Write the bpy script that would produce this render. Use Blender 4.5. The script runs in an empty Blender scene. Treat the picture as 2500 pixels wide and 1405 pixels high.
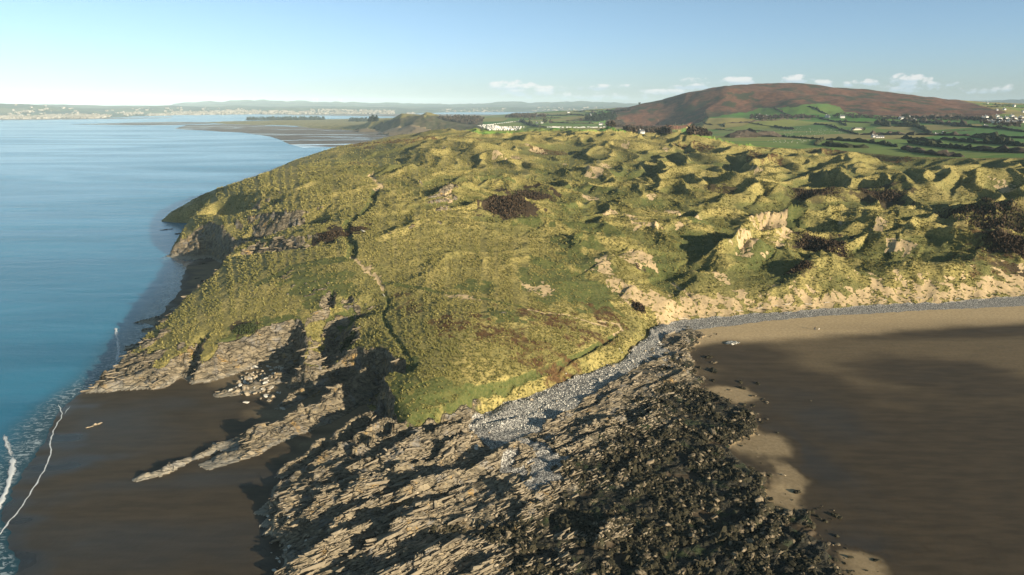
import bpy, bmesh, math, random
import numpy as np
from mathutils import Vector, Matrix
R = math.radians
random.seed(7)
rng = np.random.default_rng(11)
scn = bpy.context.scene
col = scn.collection

# ------------------------------------------------------------------ camera, sky, sun, exposure
CAM_H = 100.0; PITCH = R(15); FOC = 2500 * 24 / 36.0
cam = bpy.data.cameras.new('camera'); cam.lens = 24; cam.sensor_width = 36
cam.clip_start = 1; cam.clip_end = 120000
camo = bpy.data.objects.new('camera', cam); col.objects.link(camo)
camo.location = (0, 0, CAM_H); camo.rotation_euler = (R(90) - PITCH, 0, 0)
scn.camera = camo

SUN_DIR = Vector((0.78, -0.626, 0)).normalized(); SUN_EL = R(13.5)
SUN = Vector((SUN_DIR.x * math.cos(SUN_EL), SUN_DIR.y * math.cos(SUN_EL), math.sin(SUN_EL)))
world = bpy.data.worlds.new('World'); scn.world = world; world.use_nodes = True
nt = world.node_tree; nt.nodes.clear()
WN = nt.nodes.new; WL = nt.links.new
sky = WN('ShaderNodeTexSky'); sky.sky_type = 'NISHITA'; sky.sun_disc = False
sky.sun_elevation = SUN_EL; sky.sun_rotation = math.atan2(SUN_DIR.x, SUN_DIR.y)
sky.altitude = 100; sky.air_density = 1.0; sky.dust_density = 0.4; sky.ozone_density = 2.0
bg = WN('ShaderNodeBackground'); bg.inputs['Strength'].default_value = 0.053
outw = WN('ShaderNodeOutputWorld')
SKY_OUT = sky.outputs['Color']
# clouds low over the land: puffs placed by direction, shaped by noise
geo = WN('ShaderNodeNewGeometry')
neg = WN('ShaderNodeVectorMath'); neg.operation = 'SCALE'; neg.inputs['Scale'].default_value = -1
WL(geo.outputs['Incoming'], neg.inputs[0])
sep = WN('ShaderNodeSeparateXYZ'); WL(neg.outputs[0], sep.inputs[0])
def wmath(op, a, b=None, c=None):
    m = WN('ShaderNodeMath'); m.operation = op
    for i, v in enumerate((a, b, c)):
        if v is None: continue
        if isinstance(v, (int, float)): m.inputs[i].default_value = v
        else: WL(v, m.inputs[i])
    return m.outputs[0]
az_ = wmath('DIVIDE', sep.outputs[0], wmath('MAXIMUM', sep.outputs[1], 0.05))
hyp = wmath('SQRT', wmath('ADD', wmath('MULTIPLY', sep.outputs[0], sep.outputs[0]), wmath('MULTIPLY', sep.outputs[1], sep.outputs[1])))
el_ = wmath('DIVIDE', sep.outputs[2], hyp)
comb = WN('ShaderNodeCombineXYZ'); WL(az_, comb.inputs[0]); WL(el_, comb.inputs[1])
nz = WN('ShaderNodeTexNoise'); nz.inputs['Scale'].default_value = 44; nz.inputs['Detail'].default_value = 7
nz.inputs['Roughness'].default_value = 0.55
mp = WN('ShaderNodeMapping'); mp.inputs['Scale'].default_value = (1, 1.9, 1); WL(comb.outputs[0], mp.inputs[0]); WL(mp.outputs[0], nz.inputs['Vector'])
def dir_of(X, Y):
    u = (X - 1250) / FOC; v = (Y - 702.5) / FOC
    d = (u, math.cos(PITCH) - v * math.sin(PITCH), -math.sin(PITCH) - v * math.cos(PITCH))
    return d
CLOUDS = [(1250, 214, 68, 19, 1.0), (1330, 218, 60, 12, .85), (1290, 228, 100, 10, .8), (1460, 214, 62, 9, .55), (1530, 212, 40, 6, .45), (1700, 204, 50, 16, 1.0), (1690, 212, 60, 8, .8),
          (1800, 200, 48, 14, .85), (1945, 196, 45, 13, .9), (2010, 205, 30, 12, .8), (2110, 203, 42, 10, .8), (2075, 206, 26, 8, .6), (2215, 196, 46, 17, 1.05), (2270, 202, 34, 12, .9), (2320, 204, 22, 8, .5), (2230, 214, 90, 12, .55),
          (2470, 216, 24, 10, .4), (610, 211, 34, 4, .3), (1440, 236, 230, 12, .45), (1620, 226, 90, 10, .45), (2400, 222, 110, 10, .3)]
acc = None; top = None
for (X, Y, rx, ry, s) in CLOUDS:
    d = dir_of(X, Y); a0 = d[0] / d[1]; e0 = d[2] / math.hypot(d[0], d[1])
    ra = rx / FOC * 1.05; re = ry / FOC
    dx = wmath('MULTIPLY', wmath('SUBTRACT', az_, a0), 1 / ra)
    dy = wmath('MULTIPLY', wmath('SUBTRACT', el_, e0), 1 / re)
    q = wmath('SUBTRACT', 1.0, wmath('ADD', wmath('MULTIPLY', dx, dx), wmath('MULTIPLY', dy, dy)))
    q = wmath('MULTIPLY', wmath('MAXIMUM', q, 0.0), s)
    t = wmath('MULTIPLY', q, wmath('ADD', dy, 0.15))
    acc = q if acc is None else wmath('MAXIMUM', acc, q)
    top = t if top is None else wmath('ADD', top, t)
dens = wmath('MULTIPLY', wmath('ADD', acc, wmath('MULTIPLY', wmath('SUBTRACT', nz.outputs[0], 0.53), 5.0)), wmath('MINIMUM', wmath('MULTIPLY', acc, 4.0), 1.0))
mr = WN('ShaderNodeMapRange'); mr.interpolation_type = 'SMOOTHSTEP'; WL(dens, mr.inputs[0])
mr.inputs[1].default_value = 0.0; mr.inputs[2].default_value = 0.75; mr.inputs[3].default_value = 0; mr.inputs[4].default_value = 0.9
lit = WN('ShaderNodeMapRange'); lit.interpolation_type = 'SMOOTHSTEP'
WL(wmath('ADD', top, wmath('MULTIPLY', wmath('SUBTRACT', nz.outputs[0], 0.5), 0.7)), lit.inputs[0])
lit.inputs[1].default_value = -0.05; lit.inputs[2].default_value = 0.35
ccol = WN('ShaderNodeMixRGB'); WL(lit.outputs[0], ccol.inputs[0])
ccol.inputs[1].default_value = (5.6, 6.9, 7.9, 1); ccol.inputs[2].default_value = (9.0, 8.9, 8.8, 1)
mixc = WN('ShaderNodeMixRGB'); WL(mr.outputs[0], mixc.inputs[0]); WL(ccol.outputs[0], mixc.inputs[2])
# graded sky: a touch of tint, as exposed in the photograph
grade = WN('ShaderNodeMixRGB'); grade.blend_type = 'MULTIPLY'; grade.inputs[0].default_value = 1
gr = WN('ShaderNodeMapRange'); gr.interpolation_type = 'SMOOTHSTEP'; WL(el_, gr.inputs[0]); gr.inputs[1].default_value = -0.05; gr.inputs[2].default_value = 0.32
gc = WN('ShaderNodeMixRGB'); WL(gr.outputs[0], gc.inputs[0]); gc.inputs[1].default_value = (.98, 1.30, 2.10, 1); gc.inputs[2].default_value = (1.27, 1.25, 1.02, 1)
WL(gc.outputs[0], grade.inputs[2])
WL(SKY_OUT, grade.inputs[1]); WL(grade.outputs[0], mixc.inputs[1])
WL(mixc.outputs[0], bg.inputs['Color']); WL(bg.outputs[0], outw.inputs[0])

sl = bpy.data.lights.new('sun', 'SUN'); sl.energy = 5.0; sl.angle = R(0.5); sl.color = (1.0, 0.86, 0.64)
so = bpy.data.objects.new('sun', sl); col.objects.link(so)
so.rotation_euler = (-SUN).to_track_quat('-Z', 'Y').to_euler(); so.location = (300, -300, 300)
scn.view_settings.view_transform = 'Standard'; scn.view_settings.look = 'None'
scn.view_settings.exposure = 0.98; scn.view_settings.gamma = 1.0; scn.view_settings.use_curve_mapping = False
scn.cycles.use_denoising = True
scn.cycles.max_bounces = 4; scn.cycles.diffuse_bounces = 1; scn.cycles.volume_bounces = 0

# ------------------------------------------------------------------ helpers
def tag(o, label=None, cat=None, group=None, kind=None):
    for k, v in (('label', label), ('category', cat), ('group', group), ('kind', kind)):
        if v is not None: o[k] = v
    return o
G_T = rng.random(65536) * 2 * math.pi
GX = np.cos(G_T).astype(np.float32).reshape(256, 256); GY = np.sin(G_T).astype(np.float32).reshape(256, 256)
def noise(x, y, seed=0):
    x = np.asarray(x, np.float32) + seed * 17.31; y = np.asarray(y, np.float32) + seed * 9.77
    fx = np.floor(x); fy = np.floor(y); ix = fx.astype(np.int32) & 255; iy = fy.astype(np.int32) & 255
    dx = x - fx; dy = y - fy; ix1 = (ix + 1) & 255; iy1 = (iy + 1) & 255
    u = dx * dx * dx * (dx * (dx * 6 - 15) + 10); v = dy * dy * dy * (dy * (dy * 6 - 15) + 10)
    a = GX[ix, iy] * dx + GY[ix, iy] * dy; b = GX[ix1, iy] * (dx - 1) + GY[ix1, iy] * dy
    c = GX[ix, iy1] * dx + GY[ix, iy1] * (dy - 1); d = GX[ix1, iy1] * (dx - 1) + GY[ix1, iy1] * (dy - 1)
    return (a + (b - a) * u + (c - a) * v + (a - b - c + d) * u * v) * 1.5
def fbm(x, y, o=4, seed=0, g=0.5):
    s = 0; a = 1
    for i in range(o): s = s + a * noise(x * 2 ** i, y * 2 ** i, seed + i); a *= g
    return s
HASH = rng.random((256, 256)).astype(np.float32)
def cellv(x, y): return HASH[np.floor(x).astype(np.int32) & 255, np.floor(y).astype(np.int32) & 255]
def ss(a, b, x):
    t = np.clip((x - a) / (b - a), 0, 1); return t * t * (3 - 2 * t)
def ray(X, Y):
    d = dir_of(X, Y); h = math.hypot(d[0], d[1]); return math.atan2(d[0], d[1]), d[2] / h    # azimuth, tan(elevation)
def at(X, Y, z=0.0):
    d = dir_of(X, Y); t = (z - CAM_H) / d[2]; return (d[0] * t, d[1] * t)
def atd(X, Y, dist):                              # a survey point at a known plan distance
    a, e = ray(X, Y); return (dist * math.sin(a), dist * math.cos(a), CAM_H + dist * e)
def seg_dist(x, y, pts):
    """distance to polyline, parameter (0..n-1), signed side"""
    best = np.full(x.shape, 1e9, np.float32); par = np.zeros(x.shape, np.float32); side = np.zeros(x.shape, np.float32)
    for i in range(len(pts) - 1):
        ax, ay = pts[i][:2]; bx, by = pts[i + 1][:2]; ex, ey = bx - ax, by - ay; L2 = ex * ex + ey * ey + 1e-9
        t = np.clip(((x - ax) * ex + (y - ay) * ey) / L2, 0, 1)
        d = np.hypot(x - ax - t * ex, y - ay - t * ey); m = d < best
        best = np.where(m, d, best); par = np.where(m, i + t, par)
        side = np.where(m, np.sign(ex * (y - ay) - ey * (x - ax)), side)
    return best, par, side
def inside(x, y, poly):
    r = np.zeros(x.shape, bool); n = len(poly); j = n - 1
    for i in range(n):
        xi, yi = poly[i]; xj, yj = poly[j]
        c = ((yi > y) != (yj > y)) & (x < (xj - xi) * (y - yi) / ((yj - yi) or 1e-9) + xi)
        r ^= c; j = i
    return r
def sdf(x, y, poly):
    d, _, _ = seg_dist(x, y, list(poly) + [poly[0]])
    return np.where(inside(x, y, poly), d, -d)

class TPS:
    def __init__(s, pts, smooth=0.0):
        P = np.array([(math.atan2(p[0], p[1]), math.log(math.hypot(p[0], p[1]))) for p in pts]); v = np.array([p[2] for p in pts])
        n = len(P); D = np.linalg.norm(P[:, None] - P[None], axis=2)
        K = s.k(D) + np.eye(n) * smooth; A = np.zeros((n + 3, n + 3)); A[:n, :n] = K; A[:n, n] = 1; A[:n, n + 1:] = P; A[n, :n] = 1; A[n + 1:, :n] = P.T
        s.w = np.linalg.solve(A, np.r_[v, 0, 0, 0]); s.P = P
    @staticmethod
    def k(D): return np.where(D > 1e-9, D * D * np.log(D + 1e-12), 0)
    def __call__(s, a, l):
        o = np.full(a.shape, s.w[-3]) + s.w[-2] * a + s.w[-1] * l
        for p, w in zip(s.P, s.w): o += w * s.k(np.hypot(a - p[0], l - p[1]))
        return o

# ------------------------------------------------------------------ the survey grid: fine near the shore, coarser far off
NA = 1140; AZ = np.linspace(R(-47), R(47), NA).astype(np.float32)
rr = [98.0]
while rr[-1] < 7200:
    q = rr[-1]; k = 0.0031 if q < 900 else 0.0031 + 0.004 * min(1, (q - 900) / 1500.0)
    rr.append(q * (1 + k))
RR = np.array(rr, np.float32); NR = len(RR)
A2, R2 = np.meshgrid(AZ, RR); X2 = R2 * np.sin(A2); Y2 = R2 * np.cos(A2)
def field(t):                                       # evaluate a smooth field coarsely, then interpolate
    ia = np.linspace(0, NA - 1, 150); ir = np.linspace(0, NR - 1, 150)
    ca = np.interp(ia, np.arange(NA), AZ); cl = np.interp(ir, np.arange(NR), np.log(RR))
    c = t(*np.meshgrid(ca, cl)); f = np.empty((NR, 150))
    for j in range(150): f[:, j] = np.interp(np.arange(NR), ir, c[:, j])
    o = np.empty((NR, NA), np.float32)
    for i in range(NR): o[i] = np.interp(np.arange(NA), ia, f[i])
    def smooth(a, k):                                # round off the creases of the coarse grid
        for _ in range(2):
            p = np.pad(a, ((k + 1, k), (0, 0)), 'edge').astype(np.float64); c = np.cumsum(p, 0); a = (c[2 * k + 1:] - c[:-2 * k - 1]) / (2 * k + 1)
        return a
    o = smooth(o, 4); o = smooth(o.T, 4).T
    return o.astype(np.float32)

# foot of the land (x, y): traced from the photograph as surveyed points
FOOT = [at(X, Y, z) for X, Y, z in [
    (2700, 702, 5), (2500, 718, 5), (2200, 735, 5), (2000, 747, 5), (1800, 763, 4.5), (1650, 778, 4.5), (1600, 795, 4), (1592, 822, 4), (1520, 880, 4),
    (1430, 915, 4), (1350, 950, 4), (1260, 978, 4), (1190, 1010, 4), (1140, 1050, 4), (1060, 1085, 4), (960, 1090, 4), (930, 1040, 3), (915, 1010, 3),
    (900, 985, 3), (945, 950, 5), (925, 930, 5), (870, 925, 3), (815, 940, 2), (740, 960, 1), (700, 950, 1), (720, 905, 1), (700, 885, 1), (590, 905, 1), (560, 925, 1), (470, 938, 1), (440, 922, 1), (400, 946, 1),
    (330, 950, 1), (200, 963, 0), (250, 930, 0), (320, 885, 0), (385, 842, 0), (440, 800, 0), (490, 760, 0), (530, 720, 0), (575, 685, 0), (590, 660, 0),
    (560, 655, 0), (490, 628, 0), (470, 622, 0), (400, 628, 0), (430, 598, 0), (480, 566, 0), (520, 548, 0), (470, 545, 0), (365, 543, 0), (440, 520, 0)]]
FOOT += [(-330, 700), (-310, 800), (-330, 900), (-362, 1010), (-376, 1100), (-350, 1250), (-290, 1450), (-200, 1700), (-90, 1900), (40, 2150)]
FOOT += [at(X, Y, 0.5) for X, Y in [(1120, 331), (1060, 328), (1000, 325.5), (950, 324), (880, 319), (800, 316), (740, 312.5), (680, 309), (560, 304), (470, 300), (440, 298), (500, 294.5), (560, 293), (700, 291.5), (860, 290.5), (1000, 288), (1150, 286)]]
FOOT += [(900, 5600), (1500, 7600), (9000, 7600), (9000, 300)]
sd = sdf(X2, Y2, FOOT)
jag = np.clip(R2 / 220, .8, 6)
sd = sd + jag * (1.5 * noise(X2 / 9 / jag, Y2 / 9 / jag, 3) + 0.8 * noise(X2 / 3.5 / jag, Y2 / 3.5 / jag, 4))

# plateau height above the sea
PL = [(X, Y, z) for X, Y, z in [
    (965, 1000, 11), (1000, 965, 14), (1070, 950, 14.5), (1170, 955, 11), (1100, 1010, 9), (985, 920, 15.5), (1010, 890, 16), (1260, 925, 9.5), (1380, 880, 9), (1490, 825, 8), (1570, 795, 6.5), (1150, 900, 15), (1400, 830, 12.5),
    (880, 880, 12), (870, 820, 15.5), (940, 840, 17), (940, 760, 19), (1000, 800, 19), (1200, 750, 21), (1300, 860, 13.5), (1400, 760, 15), (1500, 740, 12.5), (1600, 745, 9),
    (930, 700, 23), (850, 640, 29), (1000, 600, 32), (1200, 600, 30), (1400, 650, 22), (1200, 500, 37), (900, 480, 41), (850, 560, 36), (700, 610, 28),
    (800, 745, 19), (720, 760, 17.5), (640, 720, 20), (600, 770, 15.5), (560, 815, 12), (500, 800, 13.5), (460, 822, 11), (400, 862, 7.5), (300, 915, 4), (220, 955, 1.5), (560, 745, 17), (620, 690, 22),
    (420, 612, 4), (460, 580, 12), (530, 530, 24), (600, 480, 36), (560, 590, 20), (640, 560, 28), (700, 520, 34), (400, 535, 2.5), (440, 520, 8), (520, 470, 24), (620, 428, 41),
    (700, 445, 43), (850, 420, 46), (1000, 400, 46), (1300, 400, 43), (1100, 322, 47), (1300, 326, 46), (1500, 330, 44), (1000, 340, 46), (840, 351, 44), (760, 378, 30), (700, 405, 12),
    (1600, 500, 29), (1600, 400, 38), (1800, 600, 20), (2000, 500, 24), (2300, 500, 22), (2000, 600, 16), (2400, 600, 17), (2000, 400, 33), (2400, 420, 30), (1800, 700, 11), (2000, 690, 13), (2300, 670, 13), (2500, 640, 14), (2700, 640, 14)]]
PLW = [at(X, Y, z) + (z,) for X, Y, z in PL]
PLW += [atd(*p) for p in [
    (1000, 327, 1500), (1150, 330, 1600), (1300, 335, 1650), (1500, 335, 1650), (1700, 345, 1200),
    (1250, 312, 2150), (1400, 312, 2200), (1200, 308, 2300), (1280, 297, 2600), (1250, 286, 3300), (1400, 282, 3400), (1500, 275, 3500), (1350, 270, 4500), (1500, 266, 4300),
    (1580, 320, 1750), (1700, 325, 1700), (1800, 340, 1400), (1900, 350, 1250), (2000, 360, 1150), (2100, 378, 1020), (2300, 388, 980), (2500, 390, 960), (2750, 400, 940),
    (1750, 310, 2000), (1900, 325, 1700), (1900, 300, 2100), (2100, 340, 1400), (2100, 310, 1900), (2300, 350, 1350), (2300, 320, 1750), (2500, 350, 1350), (2500, 320, 1800), (2750, 340, 1500),
    (1720, 292, 2350), (1850, 282, 2450), (2000, 285, 2400), (2200, 290, 2400), (2400, 295, 2350), (2600, 295, 2400),
    (1560, 268, 3000), (1640, 238, 3100), (1715, 218, 3250), (1790, 214, 3400), (1890, 200, 3500), (1960, 207, 3600), (2100, 217, 3600), (2170, 226, 3500), (2300, 246, 3500), (2450, 262, 3400), (2600, 272, 3400),
    (1900, 235, 2950), (2050, 240, 3000), (1980, 260, 2700), (2200, 262, 2850), (2350, 275, 2800), (1760, 262, 2750), (1620, 292, 2700), (1560, 296, 2550), (1620, 315, 2150),
    (1680, 285, 2650), (1640, 270, 2850), (2450, 252, 5500), (2700, 250, 5500)]]
PLW += [(x, y, z) for x, y, z in [(-1500, 3900, 4), (-1000, 3700, 4), (-1300, 4200, 4), (-800, 3500, 4), (-650, 4100, 5), (-400, 4300, 8)]]
PLW += [atd(*p) for p in [(930, 300, 2700), (1000, 286, 2850), (1090, 287, 2900), (960, 312, 2450), (1040, 300, 2550), (1100, 310, 2450), (1150, 300, 2700), (880, 310, 2800)]]
PLW += [(700, 4800, 60), (1500, 4900, 80), (2600, 4500, 90), (3500, 4200, 80), (2000, 7000, 60), (4500, 5500, 80), (1000, 6500, 30)]
plat = field(TPS(PLW, 0.002))

# width of the slope between foot and top
WD = [(X, Y, z, w) for X, Y, z, w in [
    (2500, 700, 8, 26), (2000, 735, 8, 24), (1700, 765, 6, 14), (1590, 800, 5, 6), (1500, 870, 5, 5), (1350, 935, 5, 5), (1200, 980, 5, 5), (1060, 1070, 5, 16), (950, 1020, 6, 3), (900, 985, 5, 3),
    (960, 920, 8, 3), (850, 930, 6, 3.5), (810, 900, 6, 3.5), (700, 905, 3, 12), (560, 900, 4, 13), (420, 920, 3, 7), (300, 945, 1, 5), (250, 930, 1, 3), (400, 830, 2, 4), (520, 730, 3, 6), (600, 660, 4, 10), (560, 640, 4, 9), (450, 620, 2, 12),
    (480, 560, 3, 10), (520, 540, 3, 9), (400, 540, 1, 10)]]
WW = [at(X, Y, z) + (math.log(w),) for X, Y, z, w in WD] + [(-330, 800, math.log(24)), (-370, 1100, math.log(70)), (-250, 1500, math.log(90)), (0, 2000, math.log(120)), (-1300, 4000, math.log(60)), (-500, 2600, math.log(60)), (2000, 3000, math.log(60)), (600, 500, math.log(30)), (0, 260, math.log(8)), (300, 120, math.log(12)), (0, 120, math.log(14))]
wid = np.exp(np.clip(field(TPS(WW, 0.01)), 0.9, 5))

# beach and sea bed
BW = [at(X, Y, 0) + (z,) for X, Y, z in [
    (0, 1290, 0), (60, 1180, 0), (110, 1120, 0), (130, 1050, 0), (145, 1000, 0), (185, 965, 0), (-200, 1400, -.8), (0, 1000, -1.4), (0, 800, -3), (300, 1150, .35), (250, 1300, .45), (600, 1050, .9), (500, 1300, .8), (680, 1300, 1), (500, 950, .9),
    (240, 930, -.2), (300, 840, -.35), (380, 740, -.3), (440, 690, .05), (500, 700, .3), (450, 650, -.05), (520, 650, .5), (350, 600, -2), (400, 500, -3), (200, 700, -3), (2500, 790, 2.2), (2000, 800, 2.4),
    (1750, 820, 2.4), (1700, 830, 2.4), (1650, 900, 1.8), (1900, 900, .9), (2300, 900, .9), (1800, 1100, .8), (2200, 1200, .6), (2500, 1400, .4), (2000, 1400, .5), (1400, 1200, 1.2), (1200, 1300, 1.2), (900, 1300, 1.1), (1300, 1000, 2.6), (1000, 1100, 3)]]
BW += [(-500, 1200, -4), (-700, 2200, -3), (-1500, 2500, -3), (0, 3000, -1), (2000, 3000, 0), (1000, 900, 3), (400, 100, .3), (0, 90, .9), (-160, 90, .2), (-2000, 6000, -1), (2000, 6000, 0), (-4000, 3800, -3)]
beach = np.clip(field(TPS(BW, 0.003)), -6, 5)
beach = beach + (0.05 * noise(X2 / 14, Y2 / 9, 21) + 0.02 * noise(X2 / 4, Y2 / 2.5, 22)) * (R2 < 900)

S = ss(0, 1, np.clip(sd / wid, 0, 1)) * .5 + .5 * (1 - (1 - np.clip(sd / wid, 0, 1)) ** 1.6)
# ---- dunes
AMP = [at(X, Y, z) + (a,) for X, Y, z, a in [
    (1000, 970, 14, .2), (1200, 950, 14, .3), (1000, 800, 19, .5), (1300, 800, 17, .4), (1450, 760, 14, .5), (700, 700, 22, .6), (550, 800, 12, .4), (900, 640, 29, 1.0), (1150, 650, 26, 2.0), (1350, 600, 25, 3.6), (900, 500, 40, 2.0),
    (1100, 480, 38, 5.5), (1200, 400, 44, 8), (1350, 490, 34, 6), (1000, 365, 46, 7), (1250, 350, 46, 9), (1500, 600, 22, 4), (1600, 700, 12, 3), (1800, 620, 18, 6), (2000, 560, 20, 7.5), (2300, 560, 20, 8), (2500, 640, 16, 4), (2000, 680, 14, 3.5), (1800, 720, 9, 2.5), (2300, 690, 10, 2.5),
    (1500, 480, 32, 5), (1400, 400, 42, 7), (1100, 400, 45, 6), (1700, 450, 32, 7.5), (2200, 450, 26, 9), (2500, 480, 22, 9), (900, 420, 45, 4), (800, 440, 44, 2.5), (650, 450, 42, 1), (500, 560, 15, .3), (400, 600, 3, .1), (1350, 935, 8, .2), (1500, 870, 7, .2), (1250, 965, 8, .2), (1590, 810, 6, .3), (1600, 780, 6, .6)]]
AMP += [(-100, 1000, 3.0), (0, 1300, 8), (-250, 1050, 1.0), (-200, 1350, 2), (200, 1400, 9), (400, 1200, 9), (700, 1050, 6), (100, 1700, 7), (500, 1800, 1), (900, 1200, 2), (1000, 2200, 0), (2000, 2500, 0), (-600, 3000, 2), (0, 3200, 0), (0, 90, 0), (400, 100, 0), (-400, 100, 0), (3000, 6000, 0), (-3000, 6000, 0)]
amp = np.clip(field(TPS(AMP, 0.01)), 0, 10)
FARM = [(1180, 330), (1300, 322), (1500, 322), (1640, 322), (1700, 333), (1790, 352), (1850, 360), (1950, 365), (2010, 362), (2060, 370), (2200, 384), (2340, 388), (2700, 386), (2700, 240), (2300, 240), (1500, 240), (1150, 270), (1000, 290), (1100, 310)]
Z0 = beach + np.maximum(plat - beach, .3) * S; dp_ = Y2 * math.cos(PITCH) - (Z0 - CAM_H) * math.sin(PITCH)
farm0 = ss(-4, 3, sdf(1250 + FOC * X2 / dp_, 702.5 + FOC * (-Y2 * math.sin(PITCH) - (Z0 - CAM_H) * math.cos(PITCH)) / dp_, FARM)) * (R2 > 900); amp = amp * (1 - farm0)
land = ss(0.3, 1.0, np.clip(sd / (wid * 1.3), 0, 1))
wx = X2 + 14 * fbm(X2 / 70, Y2 / 70, 2, 31); wy = Y2 + 14 * fbm(X2 / 70, Y2 / 70, 2, 33)
ca, sa = math.cos(R(28)), math.sin(R(28))
ux = wx * ca + wy * sa; uy = -wx * sa + wy * ca
def ridg(x, y, s): return (1 - np.abs(noise(x, y, s)) * 1.6)
scale = 1 + .7 * ss(450, 1000, R2)
d1 = ridg(ux / 84 / scale, uy / 52 / scale, 41); d2 = ridg(ux / 36 / scale, uy / 25 / scale, 42); d3 = ridg(ux / 12, uy / 9, 43)
mask1 = ss(-.5, .5, noise(X2 / 120, Y2 / 100, 45))
dun = (np.clip(d1, 0, 1) ** 1.8 * 1.2 * (0.35 + .65 * mask1) + .50 * np.clip(d2, 0, 1) ** 1.8 * np.clip(d1 + .25, .15, 1) + .06 * np.clip(d3, 0, 1) ** 2 - .55 + .12 * fbm(X2 / 45, Y2 / 45, 2, 47))
sh = 13 * np.clip(dun, -.4, .8); sx_ = (SUN_DIR.x * ca + SUN_DIR.y * sa); sy_ = (-SUN_DIR.x * sa + SUN_DIR.y * ca)
vx, vy = ux + sh * sx_, uy + sh * sy_                              # crests pushed away from the sun, steepening the shaded side so shadows fall
d1 = ridg(vx / 84 / scale, vy / 52 / scale, 41); sc2 = 1 + .35 * ss(450, 1000, R2); d2 = ridg(vx / 34 / sc2, vy / 24 / sc2, 42); d3 = ridg(vx / 15, vy / 11, 43)
dun = np.clip(d1, 0, 1) ** 1.8 * 1.15 * (0.35 + .65 * mask1) + .68 * np.clip(d2, 0, 1) ** 1.8 * np.clip(d1 + .4, .25, 1) + .13 * np.clip(d3, 0, 1) ** 1.6 * (1 - .8 * ss(450, 750, R2)) - .72
Z2 = beach + np.maximum(plat - beach, .3) * S
DUNE = dun * amp * land * 1.15
Z2 = Z2 + DUNE
# mounds and hollows one can name in the photograph: (X, Y, z, height, radius along strike, radius across, turn)
MO = [(2135, 548, 24, 10, 34, 16, -30), (2190, 590, 20, 6, 26, 12, -35), (2010, 555, 20, -7, 26, 20, 0), (1990, 610, 17, -3, 14, 18, 0), (1705, 668, 16, 6, 16, 12, 10), (1620, 672, 13, -5, 22, 16, 15), (1545, 705, 14, 3.5, 20, 8, -32), (1500, 640, 20, 3, 26, 9, 30),
      (1860, 525, 27, -5, 13, 13, 0), (1895, 505, 30, 6, 26, 14, -20), (1800, 600, 20, 5, 17, 13, 20), (1900, 610, 19, 4, 13, 10, -20), (2310, 640, 17, 6, 40, 14, 8), (2230, 640, 13, -4, 44, 14, 8), (2400, 590, 20, 8, 40, 22, 0), (2350, 560, 20, -4, 40, 25, 0),
      (1935, 535, 26, 4, 16, 12, -40), (1690, 360, 40, 12, 45, 35, 20), (1400, 335, 44, 12, 60, 40, 20), (1440, 352, 44, 10, 50, 30, 10), (1510, 330, 44, 9, 60, 30, 5), (1210, 340, 44, 11, 40, 30, 30), (1050, 338, 46, 13, 45, 30, 0), (1170, 385, 45, 8, 25, 20, 0),
      (1620, 345, 42, 9, 50, 25, 10), (1545, 420, 38, -7, 34, 34, 0), (1450, 415, 40, 7, 30, 16, -35), (1140, 445, 42, 6, 30, 12, 20), (1110, 470, 40, 5, 16, 12, 10), (1080, 480, 39, 5, 16, 10, -20), (960, 430, 44, 8, 40, 22, 0), (905, 440, 43, -4, 12, 8, 0), (860, 425, 45, 6, 30, 14, 10),
      (1240, 500, 36, 5, 26, 18, 0), (1860, 385, 36, 10, 60, 30, 10), (2060, 420, 34, 11, 40, 30, -20), (2000, 440, 30, -5, 35, 25, 0), (1790, 440, 34, 7, 30, 20, 20), (1640, 450, 34, 6, 28, 18, 10), (1900, 455, 32, 6, 24, 18, 0), (2200, 440, 30, 11, 60, 25, 10), (2350, 450, 28, 11, 60, 25, 5),
      (2120, 500, 25, -6, 46, 30, 0), (2210, 495, 28, 8, 34, 20, -10), (2330, 500, 24, -6, 60, 30, 0), (2440, 510, 26, 8, 50, 20, 10), (1350, 560, 29, 3, 30, 8, 20), (1430, 600, 24, 3, 34, 8, -20), (780, 560, 34, 2, 30, 8, 20), (1940, 640, 17, 4, 12, 9, 0), (2020, 660, 14, 3, 10, 8, 0), (2010, 650, 13, -3, 6, 6, 0),
      (1760, 625, 18, 4, 14, 12, 10), (1540, 470, 34, 5, 24, 16, 10), (1640, 555, 25, 4, 20, 10, -10), (1480, 560, 29, 3.5, 20, 10, 20), (1560, 600, 23, 3, 26, 9, 20), (900, 345, 46, -8, 30, 60, 30), (870, 385, 40, -9, 26, 50, 30), (800, 400, 36, -6, 18, 40, 30)]
for X, Y, z, h, ra, rb, turn in MO:
    x0, y0 = at(X, Y, z); c, s = math.cos(R(turn)), math.sin(R(turn)); m = (np.abs(X2 - x0) < ra * 3) & (np.abs(Y2 - y0) < ra * 3)
    if not m.any(): continue
    dx = X2[m] - x0 + 3 * noise(X2[m] / 13, Y2[m] / 13, 51); dy = Y2[m] - y0 + 3 * noise(X2[m] / 13, Y2[m] / 13, 52)
    a = (dx * c + dy * s) / ra; b = (-dx * s + dy * c) / rb
    lee = (dx * -SUN_DIR.x + dy * -SUN_DIR.y); k = np.where(lee > 0, 1.35, .8)
    q = np.sqrt(a * a + b * b) * k
    Z2[m] += (h * np.exp(-q ** 1.5 * 1.1) * land[m]).astype(np.float32)

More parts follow.
